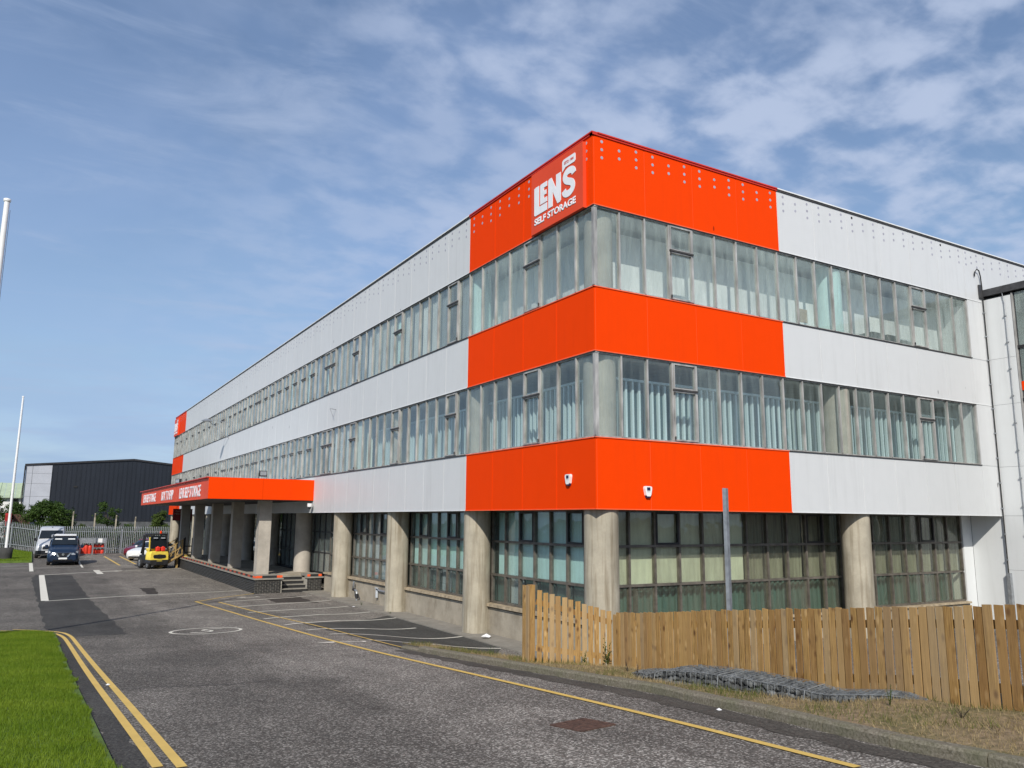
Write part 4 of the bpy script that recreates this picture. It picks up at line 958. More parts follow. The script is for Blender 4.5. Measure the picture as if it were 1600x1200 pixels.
# coping, black and orange edging
y = PY0-.06
while y < PY1:
    solid('coping_stone', 'coping', PX-.07, PX+.30, y+.004, min(y+.9, PY1)-.004, .60, .665, par=P); y += .9
solid('coping_stone', 'coping', PX+.304, -1.17, PY0-.07, PY0+.30, .60, .665, par=P); solid('coping_stone', 'coping', -.06, .74, PY0+.13, PY0+.5, .60, .665, par=P)
solid('pier_cap', 'coping', PX+.01, -1.22, PY0+.012, PY0+1.3, .672, .775, par=P); solid('pier_cap', 'coping', -.01, .66, PY0+.215, PY0+1.3, .672, .775, par=P)
k = 0; y = PY0
MT['edgeblack'] = mat('black_edge_paint', (.02, .02, .02), .6, .2); MT['edgeorange'] = mat('orange_edge_paint', (.78, .10, .02), .55, .15)
MT['edgered'] = mat('faded_red_edge_paint', (.40, .06, .025), .6, .2)
while y < PY1-.1:
    solid('edge_block', ('edgeorange' if k == 0 else 'edgered') if k % 2 == 0 else 'edgeblack', PX-.004, PX+.028, y+.002, y+.498, .669, .752, par=P); y += .5; k += 1
for x0, x1, m in ((PX+.03, PX+.29, 'edgeorange'), (PX+.291, -1.46, 'edgeblack'), (-1.459, -1.21, 'edgeorange')): solid('edge_block', m, x0, x1, PY0-.004, PY0+.011, .673, .772, par=P)
for x0, x1, m in ((-.02, .12, 'edgeorange'), (.121, .50, 'edgeblack'), (.501, .655, 'edgeorange')): solid('edge_block', m, x0, x1, PY0+.196, PY0+.214, .673, .772, par=P)
for i in range(4):
    y0 = PY0+.12+.31*i; solid('step', 'coping', -1.195, -.025, y0-.03, y0+.33, .125+.165*i, .165*(i+1), par=P); solid('riser', 'edgeblack', -1.195, -.025, y0, y0+.02, .165*i, .124+.165*i, par=P)

# ------------------------------------------------------------------ vehicles
def ring_body(stations, mb=None, cap=True):
    """stations: (y, [(half_width, z) ... bottom to top]) mirrored about x = 0"""
    mb = mb or MB(); n = len(stations[0][1]); vs = []
    for y, prof in stations:
        vs += [(-w, y, z) for w, z in prof]+[(w, y, z) for w, z in reversed(prof)]
    m = 2*n; fs = []
    for i in range(len(stations)-1):
        for j in range(m): fs.append((i*m+j, i*m+(j+1) % m, (i+1)*m+(j+1) % m, (i+1)*m+j))
    mb.add(vs, fs, True)
    if cap:
        mb.add(vs[:m], [tuple(range(m))]); mb.add(vs[-m:], [tuple(range(m))[::-1]])
    return mb
def bevel_obj(o, w=.03, seg=2):
    b = o.modifiers.new('bevel', 'BEVEL'); b.width = w; b.segments = seg; b.limit_method = 'ANGLE'; b.angle_limit = R(40); return o
_wheel = {}
def wheel(par, x, y, r, w, name='wheel'):
    key = (r, w)
    if key not in _wheel:
        mb = MB(); n = 28
        for (ra, xa), (rb, xb) in zip([(r*.62, -w/2), (r*.93, -w/2), (r, -w*.36), (r, w*.36), (r*.93, w/2), (r*.62, w/2)], [(r*.93, -w/2), (r, -w*.36), (r, w*.36), (r*.93, w/2), (r*.62, w/2), (r*.62, -w/2)]):
            vs = [(xa, ra*math.cos(2*math.pi*j/n), ra*math.sin(2*math.pi*j/n)) for j in range(n)]+[(xb, rb*math.cos(2*math.pi*j/n), rb*math.sin(2*math.pi*j/n)) for j in range(n)]
            mb.add(vs, [(j, (j+1) % n, n+(j+1) % n, n+j) for j in range(n)], True)
        t = mb.mesh('tyre'); t.materials.append(MT['rubber'])
        mb = MB()
        for s in (-1, 1):
            mb.tube([(s*w*.30, 0, 0), (s*w*.40, 0, 0)], r*.61, 20)
            for k in range(5): a = 2*math.pi*k/5; mb.bar((s*w*.43, r*.1*math.cos(a), r*.1*math.sin(a)), (s*w*.43, r*.56*math.cos(a), r*.56*math.sin(a)), r*.16, .02)
        h = mb.mesh('rim'); h.materials.append(MT['steel']); _wheel[key] = (t, h)
    t, h = _wheel[key]; a = bpy.data.objects.new(name, t); COL.objects.link(a); a.parent = par; a.location = (x, y, r)
    b = bpy.data.objects.new('rim', h); COL.objects.link(b); b.parent = a; return a
def patch(name, m, pts, par, t=.012, flip=False):
    """a thin shaped panel through 3-D points, thickened along its normal"""
    p = [Vector(q) for q in pts]; n = Vector((0, 0, 0))
    for i in range(len(p)): a, b = p[i], p[(i+1) % len(p)]; n += a.cross(b)
    n.normalize(); n = -n if flip else n; k = len(p); mb = MB()
    mb.add([q+n*t for q in p]+[q-n*t for q in p], [tuple(range(k)), tuple(range(k, 2*k))[::-1]]+[(i, k+i, k+(i+1) % k, (i+1) % k) for i in range(k)])
    return mb.build(name, m, par, fixn=True)
def mirror(par, name, x, y, z, s, m):
    mb = MB(); mb.box(x, x+s*.20, y, y+.10, z, z+.24); bevel_obj(mb.build(name, m, par), .03)
def vanprof(hw, z0, zb, zt, hwt):
    return [(hw*.90, z0), (hw*.985, z0+.10), (hw, (z0+zb)/2), (hw*.99, zb), ((hw*.99+hwt)/2+.015, (zb+zt)/2), (hwt, zt-.09), (hwt*.93, zt-.015), (hwt*.5, zt+.012)]
# --- blue campervan, nose to the camera
v = empty('campervan', (-9.1, 48.6, 0), R(-3)); tag(v, 'dark blue campervan with a pale raised roof parked nose out', 'campervan')
st = []
for y, z0, zb, zt, hw, hwt in [(0, .34, .56, .78, .78, .66), (.06, .24, .62, .92, .90, .76), (.22, .22, .70, 1.02, .955, .82), (.62, .22, .86, 1.14, .97, .84), (.98, .22, .98, 1.22, .975, .85), (1.15, .22, 1.0, 1.34, .975, .84), (1.75, .22, 1.0, 1.80, .975, .80), (2.05, .22, 1.0, 1.90, .975, .80), (3.5, .22, 1.0, 1.93, .975, .80), (4.85, .22, 1.0, 1.91, .97, .80), (5.0, .30, .95, 1.84, .93, .76)]:
    st.append((y, vanprof(hw, z0, zb, zt, hwt)))
ring_body(st).build('body', 'carblue', v, fixn=True)
patch('windscreen', 'carglass', [(-.79, 1.14, 1.36), (.79, 1.14, 1.36), (.73, 1.72, 1.815), (-.73, 1.72, 1.815)], v, .022)
patch('sun_visor_band', 'blacktop_trim', [(-.72, 1.745, 1.815), (.72, 1.745, 1.815), (.70, 1.83, 1.88), (-.70, 1.83, 1.88)], v, .018)
for s in (-1, 1):
    patch('visor', 'board', [(s*.18, 1.535, 1.695), (s*.62, 1.535, 1.695), (s*.61, 1.60, 1.75), (s*.19, 1.60, 1.75)], v, .03, False)
    patch('side_window', 'carglass', [(s*.945, 1.35, 1.12), (s*.945, 2.25, 1.12), (s*.865, 2.25, 1.68), (s*.875, 1.75, 1.66)], v, .015)
    patch('side_window', 'carglass', [(s*.945, 2.4, 1.12), (s*.945, 4.5, 1.12), (s*.865, 4.5, 1.68), (s*.865, 2.4, 1.68)], v, .015)
    mb = MB(); ring = [(s*.44, -.0, .80), (s*.62, .06, .84), (s*.84, .22, .96), (s*.88, .30, .98), (s*.86, .16, .80), (s*.70, .02, .70), (s*.52, -.02, .70)]
    patch('headlight', 'lamp', ring, v, .03)
    patch('grille_chrome', 'chrome', [(s*.50, -.03, .86), (s*.40, -.04, .86), (s*.22, -.05, .60), (s*.32, -.05, .58)], v, .02)
    patch('fog_lamp', 'lamp', [(s*.66, .03, .42), (s*.78, .08, .43), (s*.78, .08, .49), (s*.66, .03, .48)], v, .03)
    mirror(v, 'mirror', s*.98 if s > 0 else s*.98, 1.35, 1.12, s, 'carblue')
patch('grille', 'blacktop_trim', [(-.36, -.025, .84), (.36, -.025, .84), (.26, -.03, .60), (-.26, -.03, .60)], v, .012)
patch('badge', 'chrome', [(.085*math.cos(a*math.pi/6), -.05, .74+.085*math.sin(a*math.pi/6)) for a in range(12)], v, .012)
patch('number_plate', 'whitepaint', [(-.26, -.045, .42), (.26, -.045, .42), (.26, -.045, .53), (-.26, -.045, .53)], v, .01)
patch('lower_grille', 'blacktop_trim', [(-.62, -.0, .30), (.62, -.0, .30), (.56, -.02, .40), (-.56, -.02, .40)], v, .02)
bevel_obj(solid('raised_roof', 'carwhite', -.70, .70, 1.95, 4.7, 1.93, 2.05, par=v), .05); solid('awning', 'steel', -.88, -.78, 1.9, 4.6, 1.86, 2.02, par=v)
for x in (-.86, .86):
    for y in (1.0, 4.05): wheel(v, x, y, .335, .22)
# --- silver van behind
v = empty('panel_van', (-9.75, 59.6, 0), R(-3)); tag(v, 'tall silver panel van parked behind the blue campervan', 'van')
st = []
for y, z0, zb, zt, hw, hwt in [(0, .40, .70, .95, .80, .70), (.06, .30, .78, 1.08, .93, .80), (.25, .28, .86, 1.18, .98, .86), (.75, .28, 1.05, 1.36, 1.0, .88), (.95, .28, 1.10, 1.5, 1.0, .88), (1.75, .28, 1.1, 2.15, 1.0, .84), (2.05, .28, 1.1, 2.36, 1.0, .84), (2.6, .28, 1.1, 2.46, 1.0, .86), (5.6, .28, 1.1, 2.48, 1.0, .86), (5.75, .34, 1.1, 2.40, .97, .82)]:
    st.append((y, vanprof(hw, z0, zb, zt, hwt)))
ring_body(st).build('body', 'carsilver', v, fixn=True)
patch('windscreen', 'carglass', [(-.84, .97, 1.54), (.84, .97, 1.54), (.76, 1.72, 2.15), (-.76, 1.72, 2.15)], v, .03)
patch('bumper', 'blacktop_trim', [(-.95, .03, .34), (.95, .03, .34), (.95, .03, .62), (-.95, .03, .62)], v, .06)
patch('grille', 'blacktop_trim', [(-.50, -.03, .74), (.50, -.03, .74), (.42, -.02, .96), (-.42, -.02, .96)], v, .03)
patch('number_plate', 'whitepaint', [(-.26, -.06, .46), (.26, -.06, .46), (.26, -.06, .57), (-.26, -.06, .57)], v, .012)
for s in (-1, 1):
    patch('headlight', 'lamp', [(s*.56, .0, .78), (s*.88, .12, .80), (s*.90, .30, 1.16), (s*.80, .22, 1.16), (s*.60, .04, .95)], v, .04)
    mirror(v, 'mirror', s*1.0, 1.2, 1.35, s, 'blacktop_trim')
    patch('side_window', 'carglass', [(s*.985, 1.2, 1.30), (s*.985, 2.0, 1.30), (s*.90, 2.0, 1.95), (s*.91, 1.72, 1.95)], v, .015)
patch('roof_marker', 'blacktop_trim', [(-.04, 2.1, 2.40), (.04, 2.1, 2.40), (.04, 2.16, 2.43), (-.04, 2.16, 2.43)], v, .02)
for x in (-.9, .9):
    for y in (1.0, 4.6): wheel(v, x, y, .35, .24)
# --- saloon and hatchback, noses to the left
def car(name, loc, rz, paint, label, L_=4.6, Wd=1.84, H=1.44):
    c = empty(name, loc, rz); tag(c, label, 'car'); hw = Wd/2; st = []
    for y, z0, zs, zt, k in [(0, .34, .50, .60, .62), (.05, .22, .56, .68, .80), (.25, .17, .62, .76, .93), (.8, .16, .70, .88, .985), (1.35, .16, .78, .97, 1.), (2.3, .16, .82, 1.0, 1.), (3.6, .16, .84, 1.02, 1.), (4.2, .18, .84, 1.04, .97), (4.5, .24, .80, 1.0, .90), (4.6, .36, .72, .88, .78)]:
        y *= L_/4.6; w = hw*k; st.append((y, [(w*.90, z0), (w*.98, z0+.10), (w, zs*.72), (w*.99, zs), (w*.93, zt-.03), (w*.80, zt), (w*.4, zt+.02)]))
    ring_body(st).build('body', paint, c, fixn=True)
    gs = []
    for y, zt, w in [(1.28, .97, .70), (1.55, 1.12, .69), (2.05, 1.36, .62), (2.45, H-.02, .60), (3.0, H, .59), (3.6, H-.06, .57), (4.1, 1.20, .58), (4.38, 1.02, .60)]:
        y *= L_/4.6; zb = .95; gs.append((y, [(hw*.93*w/.70 if w > .69 else hw*.90, zb), (hw*.86, zb+(zt-zb)*.35), (w*hw/.86*.98, zt-.03), (w*.9*hw/.86, zt), (w*.4, zt+.012)]))
    ring_body(gs).build('cabin', 'carglass', c, fixn=True)
    rs = []
    for y, zt, w in [(2.12, 1.40, .60), (2.45, H, .605), (3.0, H+.02, .60), (3.6, H-.04, .575), (3.9, 1.32, .57)]:
        y *= L_/4.6; rs.append((y, [(w*hw/.86, zt-.045), (w*hw/.86*.98, zt-.012), (w*.9, zt+.006), (w*.4, zt+.018)]))
    ring_body(rs).build('roof', paint, c, fixn=True)
    for s in (-1, 1):
        patch('headlight', 'lamp', [(s*.50*hw/.92, .10, .60), (s*.80*hw/.92, .24, .66), (s*.84*hw/.92, .55, .74), (s*.72*hw/.92, .40, .71), (s*.55*hw/.92, .16, .65)], c, .03)
        for ya in (2.05, 3.05): mb = MB(); mb.bar((s*hw*.90, ya*L_/4.6+.12, .97), (s*hw*.72, ya*L_/4.6+.16, H-.05), .05, .05); mb.build('pillar', paint if ya < 2.1 else 'blacktop_trim', c)
        mb = MB(); mb.box(s*hw*.97, s*(hw*.97+.18), 1.62, 1.74, .98, 1.12); bevel_obj(mb.build('mirror', paint, c), .03)
    patch('lower_grille', 'blacktop_trim', [(-.55, .04, .24), (.55, .04, .24), (.50, .02, .36), (-.50, .02, .36)], c, .03)
    patch('number_plate', 'whitepaint', [(-.26, -.02, .42), (.26, -.02, .42), (.26, -.02, .53), (-.26, -.02, .53)], c, .015)
    for x in (-hw+.10, hw-.10):
        for y in (.90, 3.75): wheel(c, x, y*L_/4.6, .33, .21)
    return c
car('saloon_car', (-4.15, 53.2, 0), R(-38), 'carwhite', 'white saloon car parked nose out behind the forklift')
car('hatchback_car', (-3.9, 58.8, 0), R(-40), 'carred', 'dark red car half hidden behind the white car', 4.1, 1.76, 1.48)
# ------------------------------------------------------------------ forklift, seen from behind
f = empty('forklift', (-3.82, 42.1, 0), R(12)); tag(f, 'yellow forklift truck with a cab seen from behind, counterweight to the camera', 'forklift')
cw = MB(); hwf = .62
ring_body([(0, [(hwf*.72, .30), (hwf*.86, .42), (hwf*.90, .62), (hwf*.88, .95), (hwf*.80, 1.08), (hwf*.4, 1.09)]), (.12, [(hwf*.86, .26), (hwf*.98, .42), (hwf, .62), (hwf*.98, .98), (hwf*.88, 1.12), (hwf*.4, 1.13)]), (.75, [(hwf*.86, .26), (hwf*.98, .42), (hwf, .62), (hwf*.98, .98), (hwf*.88, 1.12), (hwf*.4, 1.13)])]).build('counterweight', 'forkyellow', f, fixn=True)
mb = MB(); ring_body([(-.03, [(hwf*.66, .26), (hwf*.88, .34), (hwf*.92, .58)]), (.10, [(hwf*.84, .22), (hwf*1.01, .34), (hwf*1.02, .585)]), (.72, [(hwf*.84, .22), (hwf*1.01, .34), (hwf*1.02, .585)])], mb); mb.build('rear_bumper', 'dkmetal', f, fixn=True)
gr_ = [(-.36, .90), (-.40, .80), (-.36, .70), (0, .66), (.36, .70), (.40, .80), (.36, .90), (0, .93)]
mb = MB(); mb.prism(gr_[::-1], lambda u, v_, t: (u, .02-t, v_), 0, .05); mb.build('vent', 'black', f, fixn=True)
for z in (.75, .80, .85): solid('vent_bar', 'dkmetal', -.33, .33, -.045, -.032, z-.008, z+.008, par=f)
solid('rear_label', 'forkyellow', -.17, .17, -.045, -.02, .50, .535, par=f); solid('tow_hitch', 'dkmetal', -.20, .20, -.07, -.02, .34, .44, par=f)
bevel_obj(solid('chassis', 'dkmetal', -.56, .56, .72, 2.2, .30, .85, par=f), .05); bevel_obj(solid('hood', 'forkyellow', -.46, .46, .40, 1.3, 1.10, 1.30, par=f), .05)
mb = MB()
for s in (-1, 1):
    mb.bar((s*.56, .22, 1.12), (s*.50, .42, 2.16), .075, .09); mb.bar((s*.56, 1.85, .95), (s*.50, 1.35, 2.16), .07, .09); mb.bar((s*.50, .40, 2.16), (s*.50, 1.40, 2.16), .08)
mb.build('cab_frame', 'dkmetal', f)
mb = MB(); mb.bar((-.60, .20, .98), (-.60, .30, 2.02), .06); mb.build('side_post', 'forkyellow', f)
bevel_obj(solid('cab_roof', 'dkmetal', -.56, .56, .36, 1.46, 2.17, 2.25, par=f), .03)
patch('rear_window', 'carglass', [(-.49, .24, 1.30), (.49, .24, 1.30), (.45, .40, 2.10), (-.45, .40, 2.10)], f, .008)
for s in (-1, 1): patch('work_light', 'lamp', [(s*.10, .26, 1.92), (s*.36, .26, 1.92), (s*.36, .28, 2.0), (s*.10, .28, 2.0)], f, .02)
solid('seat_back', 'rubber', -.24, .24, .95, 1.08, 1.1, 1.75, par=f)
mb = MB(); mb.lathe((.16, .55, 2.25), [(.055, 0), (.06, .10), (.045, .16), (.01, .18)], 14); mb.build('beacon', 'orange', f)
mb = MB()
for s in (-1, 1): mb.bar((s*.32, 2.28, .10), (s*.32, 2.28, 2.12), .09, .14); mb.bar((s*.22, 2.40, .10), (s*.22, 2.40, 2.05), .07, .10)
for z in (.3, 1.2, 2.05): mb.bar((-.36, 2.34, z), (.36, 2.34, z), .09)
mb.build('mast', 'dkmetal', f)
mb = MB(); mb.box(-.5, .5, 2.46, 2.52, .15, .62); mb.box(-.34, -.22, 2.48, 3.6, .06, .11); mb.box(.22, .34, 2.48, 3.6, .06, .11); mb.build('forks', 'dkmetal', f)
for x in (-.52, .52): wheel(f, x, .42, .27, .20); wheel(f, x, 1.85, .34, .24)
for x, nm in ((-.15, 'left'), (.17, 'right')):
    e = empty('red_canister', (f.location.x+x*.98+.02, f.location.y+.13+x*.2, 1.128), R(12)); tag(e, f'small red canister, {nm} of the two on the forklift counterweight', 'canister', 'red canisters on the forklift')
    bevel_obj(solid('tank', 'plastred', -.13, .13, -.12, .12, 0, .27, par=e), .05)
    mb = MB(); mb.lathe((0, 0, .27), [(.05, 0), (.05, .035), (.02, .04)], 12); mb.build('cap', 'plastred', e)
# ------------------------------------------------------------------ mobile steel steps beside the forklift
s_ = empty('loading_ramp', (-2.75, 42.6, 0), R(8)); tag(s_, 'tan steel ramp with braced handrail between the forklift and the platform', 'ramp')
patch('ramp_deck', 'tan', [(-.95, .0, .06), (-.95, 1.6, .06), (.40, 1.6, .86), (.40, .0, .86)], s_, .04)
mb = MB()
for y in (0.0, 1.55):
    mb.bar((-.95, y, .15), (.45, y, .95), .07, .10)
    for i in range(4): x = -.9+.42*i; z = .12+(x+.95)*.59; mb.bar((x, y, z), (x, y, z+.95), .05)
    mb.bar((-.92, y, 1.06), (.42, y, 1.86), .05); mb.bar((-.92, y, .62), (.42, y, 1.42), .045)
    for i in range(3): x = -.9+.42*i; z = .12+(x+.95)*.59; mb.bar((x, y, z), (x+.42, y, z+1.15), .04)
mb.build('side_rail', 'tan', s_)
mb = MB()
for x, y in ((.44, 0), (.98, 0), (.44, 1.6), (.98, 1.6)): mb.bar((x, y, 0), (x, y, 1.95), .075)
mb.bar((.44, 0, 1.42), (.98, 0, 1.42), .06); mb.bar((.44, 0, 1.02), (.98, 0, 1.02), .06); mb.bar((.44, 0, .95), (.44, 1.6, .95), .08); mb.build('end_frame', 'dkmetal', s_)
solid('side_panel', 'forkyellow', .50, .93, -.01, .03, .05, .78, par=s_); solid('landing', 'tan', .42, 1.0, .04, 1.6, .80, .87, par=s_)
for x in (.12, .62): solid('support_leg', 'tan', x, x+.12, .3, .42, 0, .8, par=s_)
# ------------------------------------------------------------------ gas bottle cages
def bottle_parts(e, r, h):
    mb = MB(); mb.lathe((0, 0, 0), [(r*.92, 0), (r, .04), (r, h*.82), (r*.86, h*.92), (r*.55, h*.96), (r*.52, h)], 16); mb.build('bottle', 'gasred', e)
    mb = MB(); mb.lathe((0, 0, h), [(r*.18, 0), (r*.18, .07), (r*.28, .075), (r*.28, .11)], 8); mb.build('valve', 'steel', e)
def gas_cage(loc, w, label, sign):
    e = empty('gas_cage', loc); tag(e, label, 'cage'); d, h = .75, 1.42
    mb = MB()
    for x in (0, w):
        for y in (0, d): mb.bar((x, y, 0), (x, y, h), .045)
    for z in (.06, h-.40, h): 
        for y in (0, d): mb.bar((0, y, z), (w, y, z), .04)
        for x in (0, w): mb.bar((x, 0, z), (x, d, z), .04)
    mb.build('frame', 'steel', e)
    mb = MB(); n = 14
    for i in range(1, n): x = w*i/n; mb.bar((x, d, .06), (x, d, h), .008)
    for i in range(1, 7): z = .06+(h-.1)*i/7; mb.bar((0, d, z), (w, d, z), .008)
    for i in range(1, 6): y = d*i/6; mb.bar((0, y, .06), (0, y, h), .008); mb.bar((w, y, .06), (w, y, h), .008)
    o = mb.build('wire_mesh', 'steel', e); o['kind'] = 'stuff'
    solid('header_panel', 'steel', .03, w-.03, -.012, -.004, h-.38, h-.03, par=e)
    if sign: solid('shelf', 'steel', .02, w-.02, .02, d-.02, .60, .63, par=e); solid('notice', 'whitepaint', w*.32, w*.70, -.022, -.013, h-.36, h-.02, par=e)
    return e
gas_cage((-7.28, 65.6, 0), .92, 'left gas bottle cage, open fronted, against the palisade fence', False)
gas_cage((-6.30, 65.6, 0), .98, 'right gas bottle cage with a shelf and a white notice', True)
for x, h in ((-7.07, .70), (-6.82, .98), (-6.52, .90)):
    e = empty('gas_bottle', (x, 65.95, .07)); tag(e, {.70: 'short red gas bottle at the left of the left cage', .98: 'tallest red gas bottle in the left cage', .90: 'red gas bottle at the right of the left cage'}[h], 'gas bottle', 'gas bottles in the cages'); bottle_parts(e, .185, h-.12)
for lv, z, nm in ((0, .07, 'lower'), (1, .635, 'upper')):
    for k, x in enumerate((-6.12, -5.83, -5.54)):
        e = empty('gas_bottle', (x, 65.95, z)); tag(e, f'red gas bottle on the {nm} level of the right cage, {("left", "middle", "right")[k]} one', 'gas bottle', 'gas bottles in the cages'); bottle_parts(e, .142, .40 if lv == 0 else .27)
# ------------------------------------------------------------------ flagpoles
def flagpole(x, y, h, label, planter):
    z = g(x, y); e = empty('flagpole', (x, y, z)); tag(e, label, 'flagpole'); b = .95 if planter else 0
    mb = MB(); mb.tube([(0, 0, b), (0, 0, h*.5), (0, 0, h)], .105, 16, True, .062); mb.build('pole', 'whitepaint', e)
    mb = MB(); mb.lathe((0, 0, h), [(.075, 0), (.085, .02), (.085, .07), (.04, .09)], 14); mb.build('cap', 'whitepaint', e)
    mb = MB(); mb.tube([(.10, .02, b+1.2), (.085, .02, h-.2)], .006, 5); mb.build('halyard', 'steel', e)
    if planter:
        mb = MB(); mb.lathe((0, 0, 0), [(.42, 0), (.44, .5), (.46, .97), (.40, .98), (.38, .90)], 24); mb.build('planter_base', 'dkconc', e)
    else: mb = MB(); mb.lathe((0, 0, 0), [(.20, 0), (.20, .05), (.13, .07)], 16); mb.build('base_plate', 'steel', e)
flagpole(-12.41, 8.0, 10.75, 'near white flagpole at the left edge by the lawn', False)
flagpole(-12.62, 56.6, 12.35, 'far white flagpole standing in a dark round base on the small lawn', True)
# ------------------------------------------------------------------ palisade fence
pal_me = None
mb = MB()
def pale_mesh(h=2.4):
    mb = MB(); w, d = .036, .018
    prof = [(-w, d), (-w*.55, -d), (w*.55, -d), (w, d)]; vs = []
    for z in (0, h-.10): vs += [(x, y, z) for x, y in prof]+[(x*.93, y+.004, z) for x, y in reversed(prof)]
    n = 8; fs = [(j, (j+1) % n, n+(j+1) % n, n+j) for j in range(n)]; vs += [(-w*.3, 0, h), (w*.3, 0, h), (w*.3, .006, h), (-w*.3, .006, h)]
    fs += [(8, 9, 17, 16) if False else (8, 9, 16), (9, 10, 17, 16), (10, 11, 17), (11, 12, 18, 17), (12, 13, 18), (13, 14, 19, 18), (14, 15, 19), (15, 8, 16, 19), (16, 17, 18, 19)]
    mb.add(vs, fs); me = mb.mesh('pale'); me.materials.append(MT['steel']); return me
pal_me = pale_mesh()
def palisade(pts, label, zf=lambda x, y: 0., skip=None):
    e = empty('palisade_fence', (pts[0][0], pts[0][1], 0)); tag(e, label, 'fence'); o0 = Vector((pts[0][0], pts[0][1], 0))
    rails = MB(); posts = MB()
    for a, b in zip(pts, pts[1:]):
        L_ = math.dist(a, b); d = ((b[0]-a[0])/L_, (b[1]-a[1])/L_); ang = math.atan2(d[1], d[0]); n = int(L_/.155)
        for i in range(n):
            x, y = a[0]+d[0]*(i+.5)*L_/n, a[1]+d[1]*(i+.5)*L_/n
            o = bpy.data.objects.new('pale', pal_me); COL.objects.link(o); o.parent = e; o.location = Vector((x, y, zf(x, y)+.03))-o0; o.rotation_euler = (0, 0, ang)
        nx_, ny_ = -d[1]*.05, d[0]*.05
        for z in (.45, 1.95): rails.bar((a[0]-o0.x+nx_, a[1]-o0.y+ny_, z+zf(*a)), (b[0]-o0.x+nx_, b[1]-o0.y+ny_, z+zf(*b)), .05)
        for i in range(int(L_/2.75)+1): x, y = a[0]+d[0]*2.75*i-o0.x+nx_*2, a[1]+d[1]*2.75*i-o0.y+ny_*2; posts.box(x-.05, x+.05, y-.03, y+.03, -.05, 2.2+zf(x+o0.x, y+o0.y))
    rails.build('rail', 'steel', e); posts.build('post', 'steel', e); return e
palisade([(-9.35, 68.6), (1.6, 67.9)], 'grey palisade fence across the back of the car park')
palisade([(-9.4, 68.75), (-10.7, 69.25), (-12.6, 70.3), (-17, 72.6)], 'grey palisade fence on the bank along the far lawn', lambda x, y: far_lawn_h(x, min(y, 72)) if x < -10.8 else .12*ss(-9.4, -10.8, x))

# ------------------------------------------------------------------ wooden fence on the right
F = empty('wooden_fence', (-3.95, -3.5, 0)); tag(F, 'brown picket fence on the dry verge before the short side of the building', 'fence'); FO = Vector((-3.95, -3.5, 0))
TOPY = [-13.2, -11.5, -10.5, -10, -9, -8, -7, -6, -5, -4.2]; TOPZ = [2.82, 2.64, 2.53, 2.47, 2.36, 2.25, 2.14, 2.02, 1.90, 1.82]
def picket(x, y, ang, z0, z1, w, th=.020, off=0.):
    mb = MB(); h = z1-z0; a, b = w/2, th/2; tl = rng.uniform(-.004, .004)
    mb.add([(-a, -b, 0), (a, -b, 0), (a, b, 0), (-a, b, 0), (-a, -b, h+tl), (a, -b, h-tl), (a, b, h-tl), (-a, b, h+tl)], [(0, 3, 2, 1), (4, 5, 6, 7), (0, 1, 5, 4), (1, 2, 6, 5), (2, 3, 7, 6), (3, 0, 4, 7)])
    o = mb.build('picket', 'wood', F); o.location = Vector((x+math.sin(ang)*off, y-math.cos(ang)*off, z0))-FO
    o.rotation_euler = (rng.uniform(-.006, .006), rng.uniform(-.006, .006), ang); return o
def run(pts, ztop, zlow):
    d = 0.; 
    for a, b in zip(pts, pts[1:]):
        L_ = math.dist(a, b); ux, uy = (b[0]-a[0])/L_, (b[1]-a[1])/L_; ang = math.atan2(uy, ux); s = .055
        while s < L_:
            w = rng.uniform(.077, .088); x, y = a[0]+ux*s, a[1]+uy*s
            picket(x, y, ang, zlow(x, y), ztop(x, y)+rng.uniform(-.009, .009), w, .02, rng.uniform(-.004, .004)); s += w+rng.uniform(.014, .030)
zlow = lambda x, y: vh(x, y)-.04
ztA = lambda x, y: np.interp(x, [-3.95, -3.4, -2.8], [2.20, 2.02, 1.82]); ztB = lambda x, y: float(np.interp(y, TOPY, TOPZ))
A0, A1, B1 = (-3.88, -3.54), (-2.82, -4.19), (fence_x(-13.2), -13.2)
run([A0, A1], ztA, zlow); run([(-2.80, -4.27), B1], ztB, zlow)
ux, uy = (A1[0]-A0[0]), (A1[1]-A0[1]); l = math.hypot(ux, uy); nA = (-uy/l*-1, ux/l*-1)
def rail(a, b, za, zb, name='rail', w=.04, h=.085):
    mb = MB(); mb.bar(Vector((*a, za))-FO, Vector((*b, zb))-FO, w, h); mb.build(name, 'wood', F)
bk = Vector((.50, .86, 0))*.035
for fr in (.22, .82):
    lz = lambda x, y, zt: zlow(x, y)+(zt-zlow(x, y))*fr
    rail((A0[0]+.02, A0[1]+.035), (A1[0]+.02, A1[1]+.035), lz(*A0, 2.2), lz(*A1, 1.82))
    for y0, y1 in ((-4.3, -6.9), (-6.9, -9.6), (-9.6, -13.1)):
        rail((fence_x(y0)+.036, y0), (fence_x(y1)+.036, y1), lz(fence_x(y0), y0, ztB(0, y0)), lz(fence_x(y1), y1, ztB(0, y1)))
for x, y, zt in [(-2.70, -4.16, 1.80), (fence_x(-6.9)+.10, -6.9, 2.08), (fence_x(-9.6)+.10, -9.6, 2.36), (fence_x(-12.3)+.10, -12.3, 2.66)]:
    mb = MB(); mb.box(-.045, .045, -.045, .045, 0, zt-g(x, y)); mb.build('post', 'wood', F).location = Vector((x, y, g(x, y)-.02))-FO
mb = MB(); mb.box(-.05, .05, -.05, .05, 0, 2.25-.90); mb.build('post', 'wood', F).location = Vector((-3.93, -3.46, .90))-FO
for i in range(2):
    mb = MB(); mb.box(-.01, .01, -.044, .044, 0, 1.34); mb.build('picket', 'wood', F).location = Vector((-4.0+.0*i, -3.47+.0*i, .90))-FO+Vector((0, .10*i, 0))
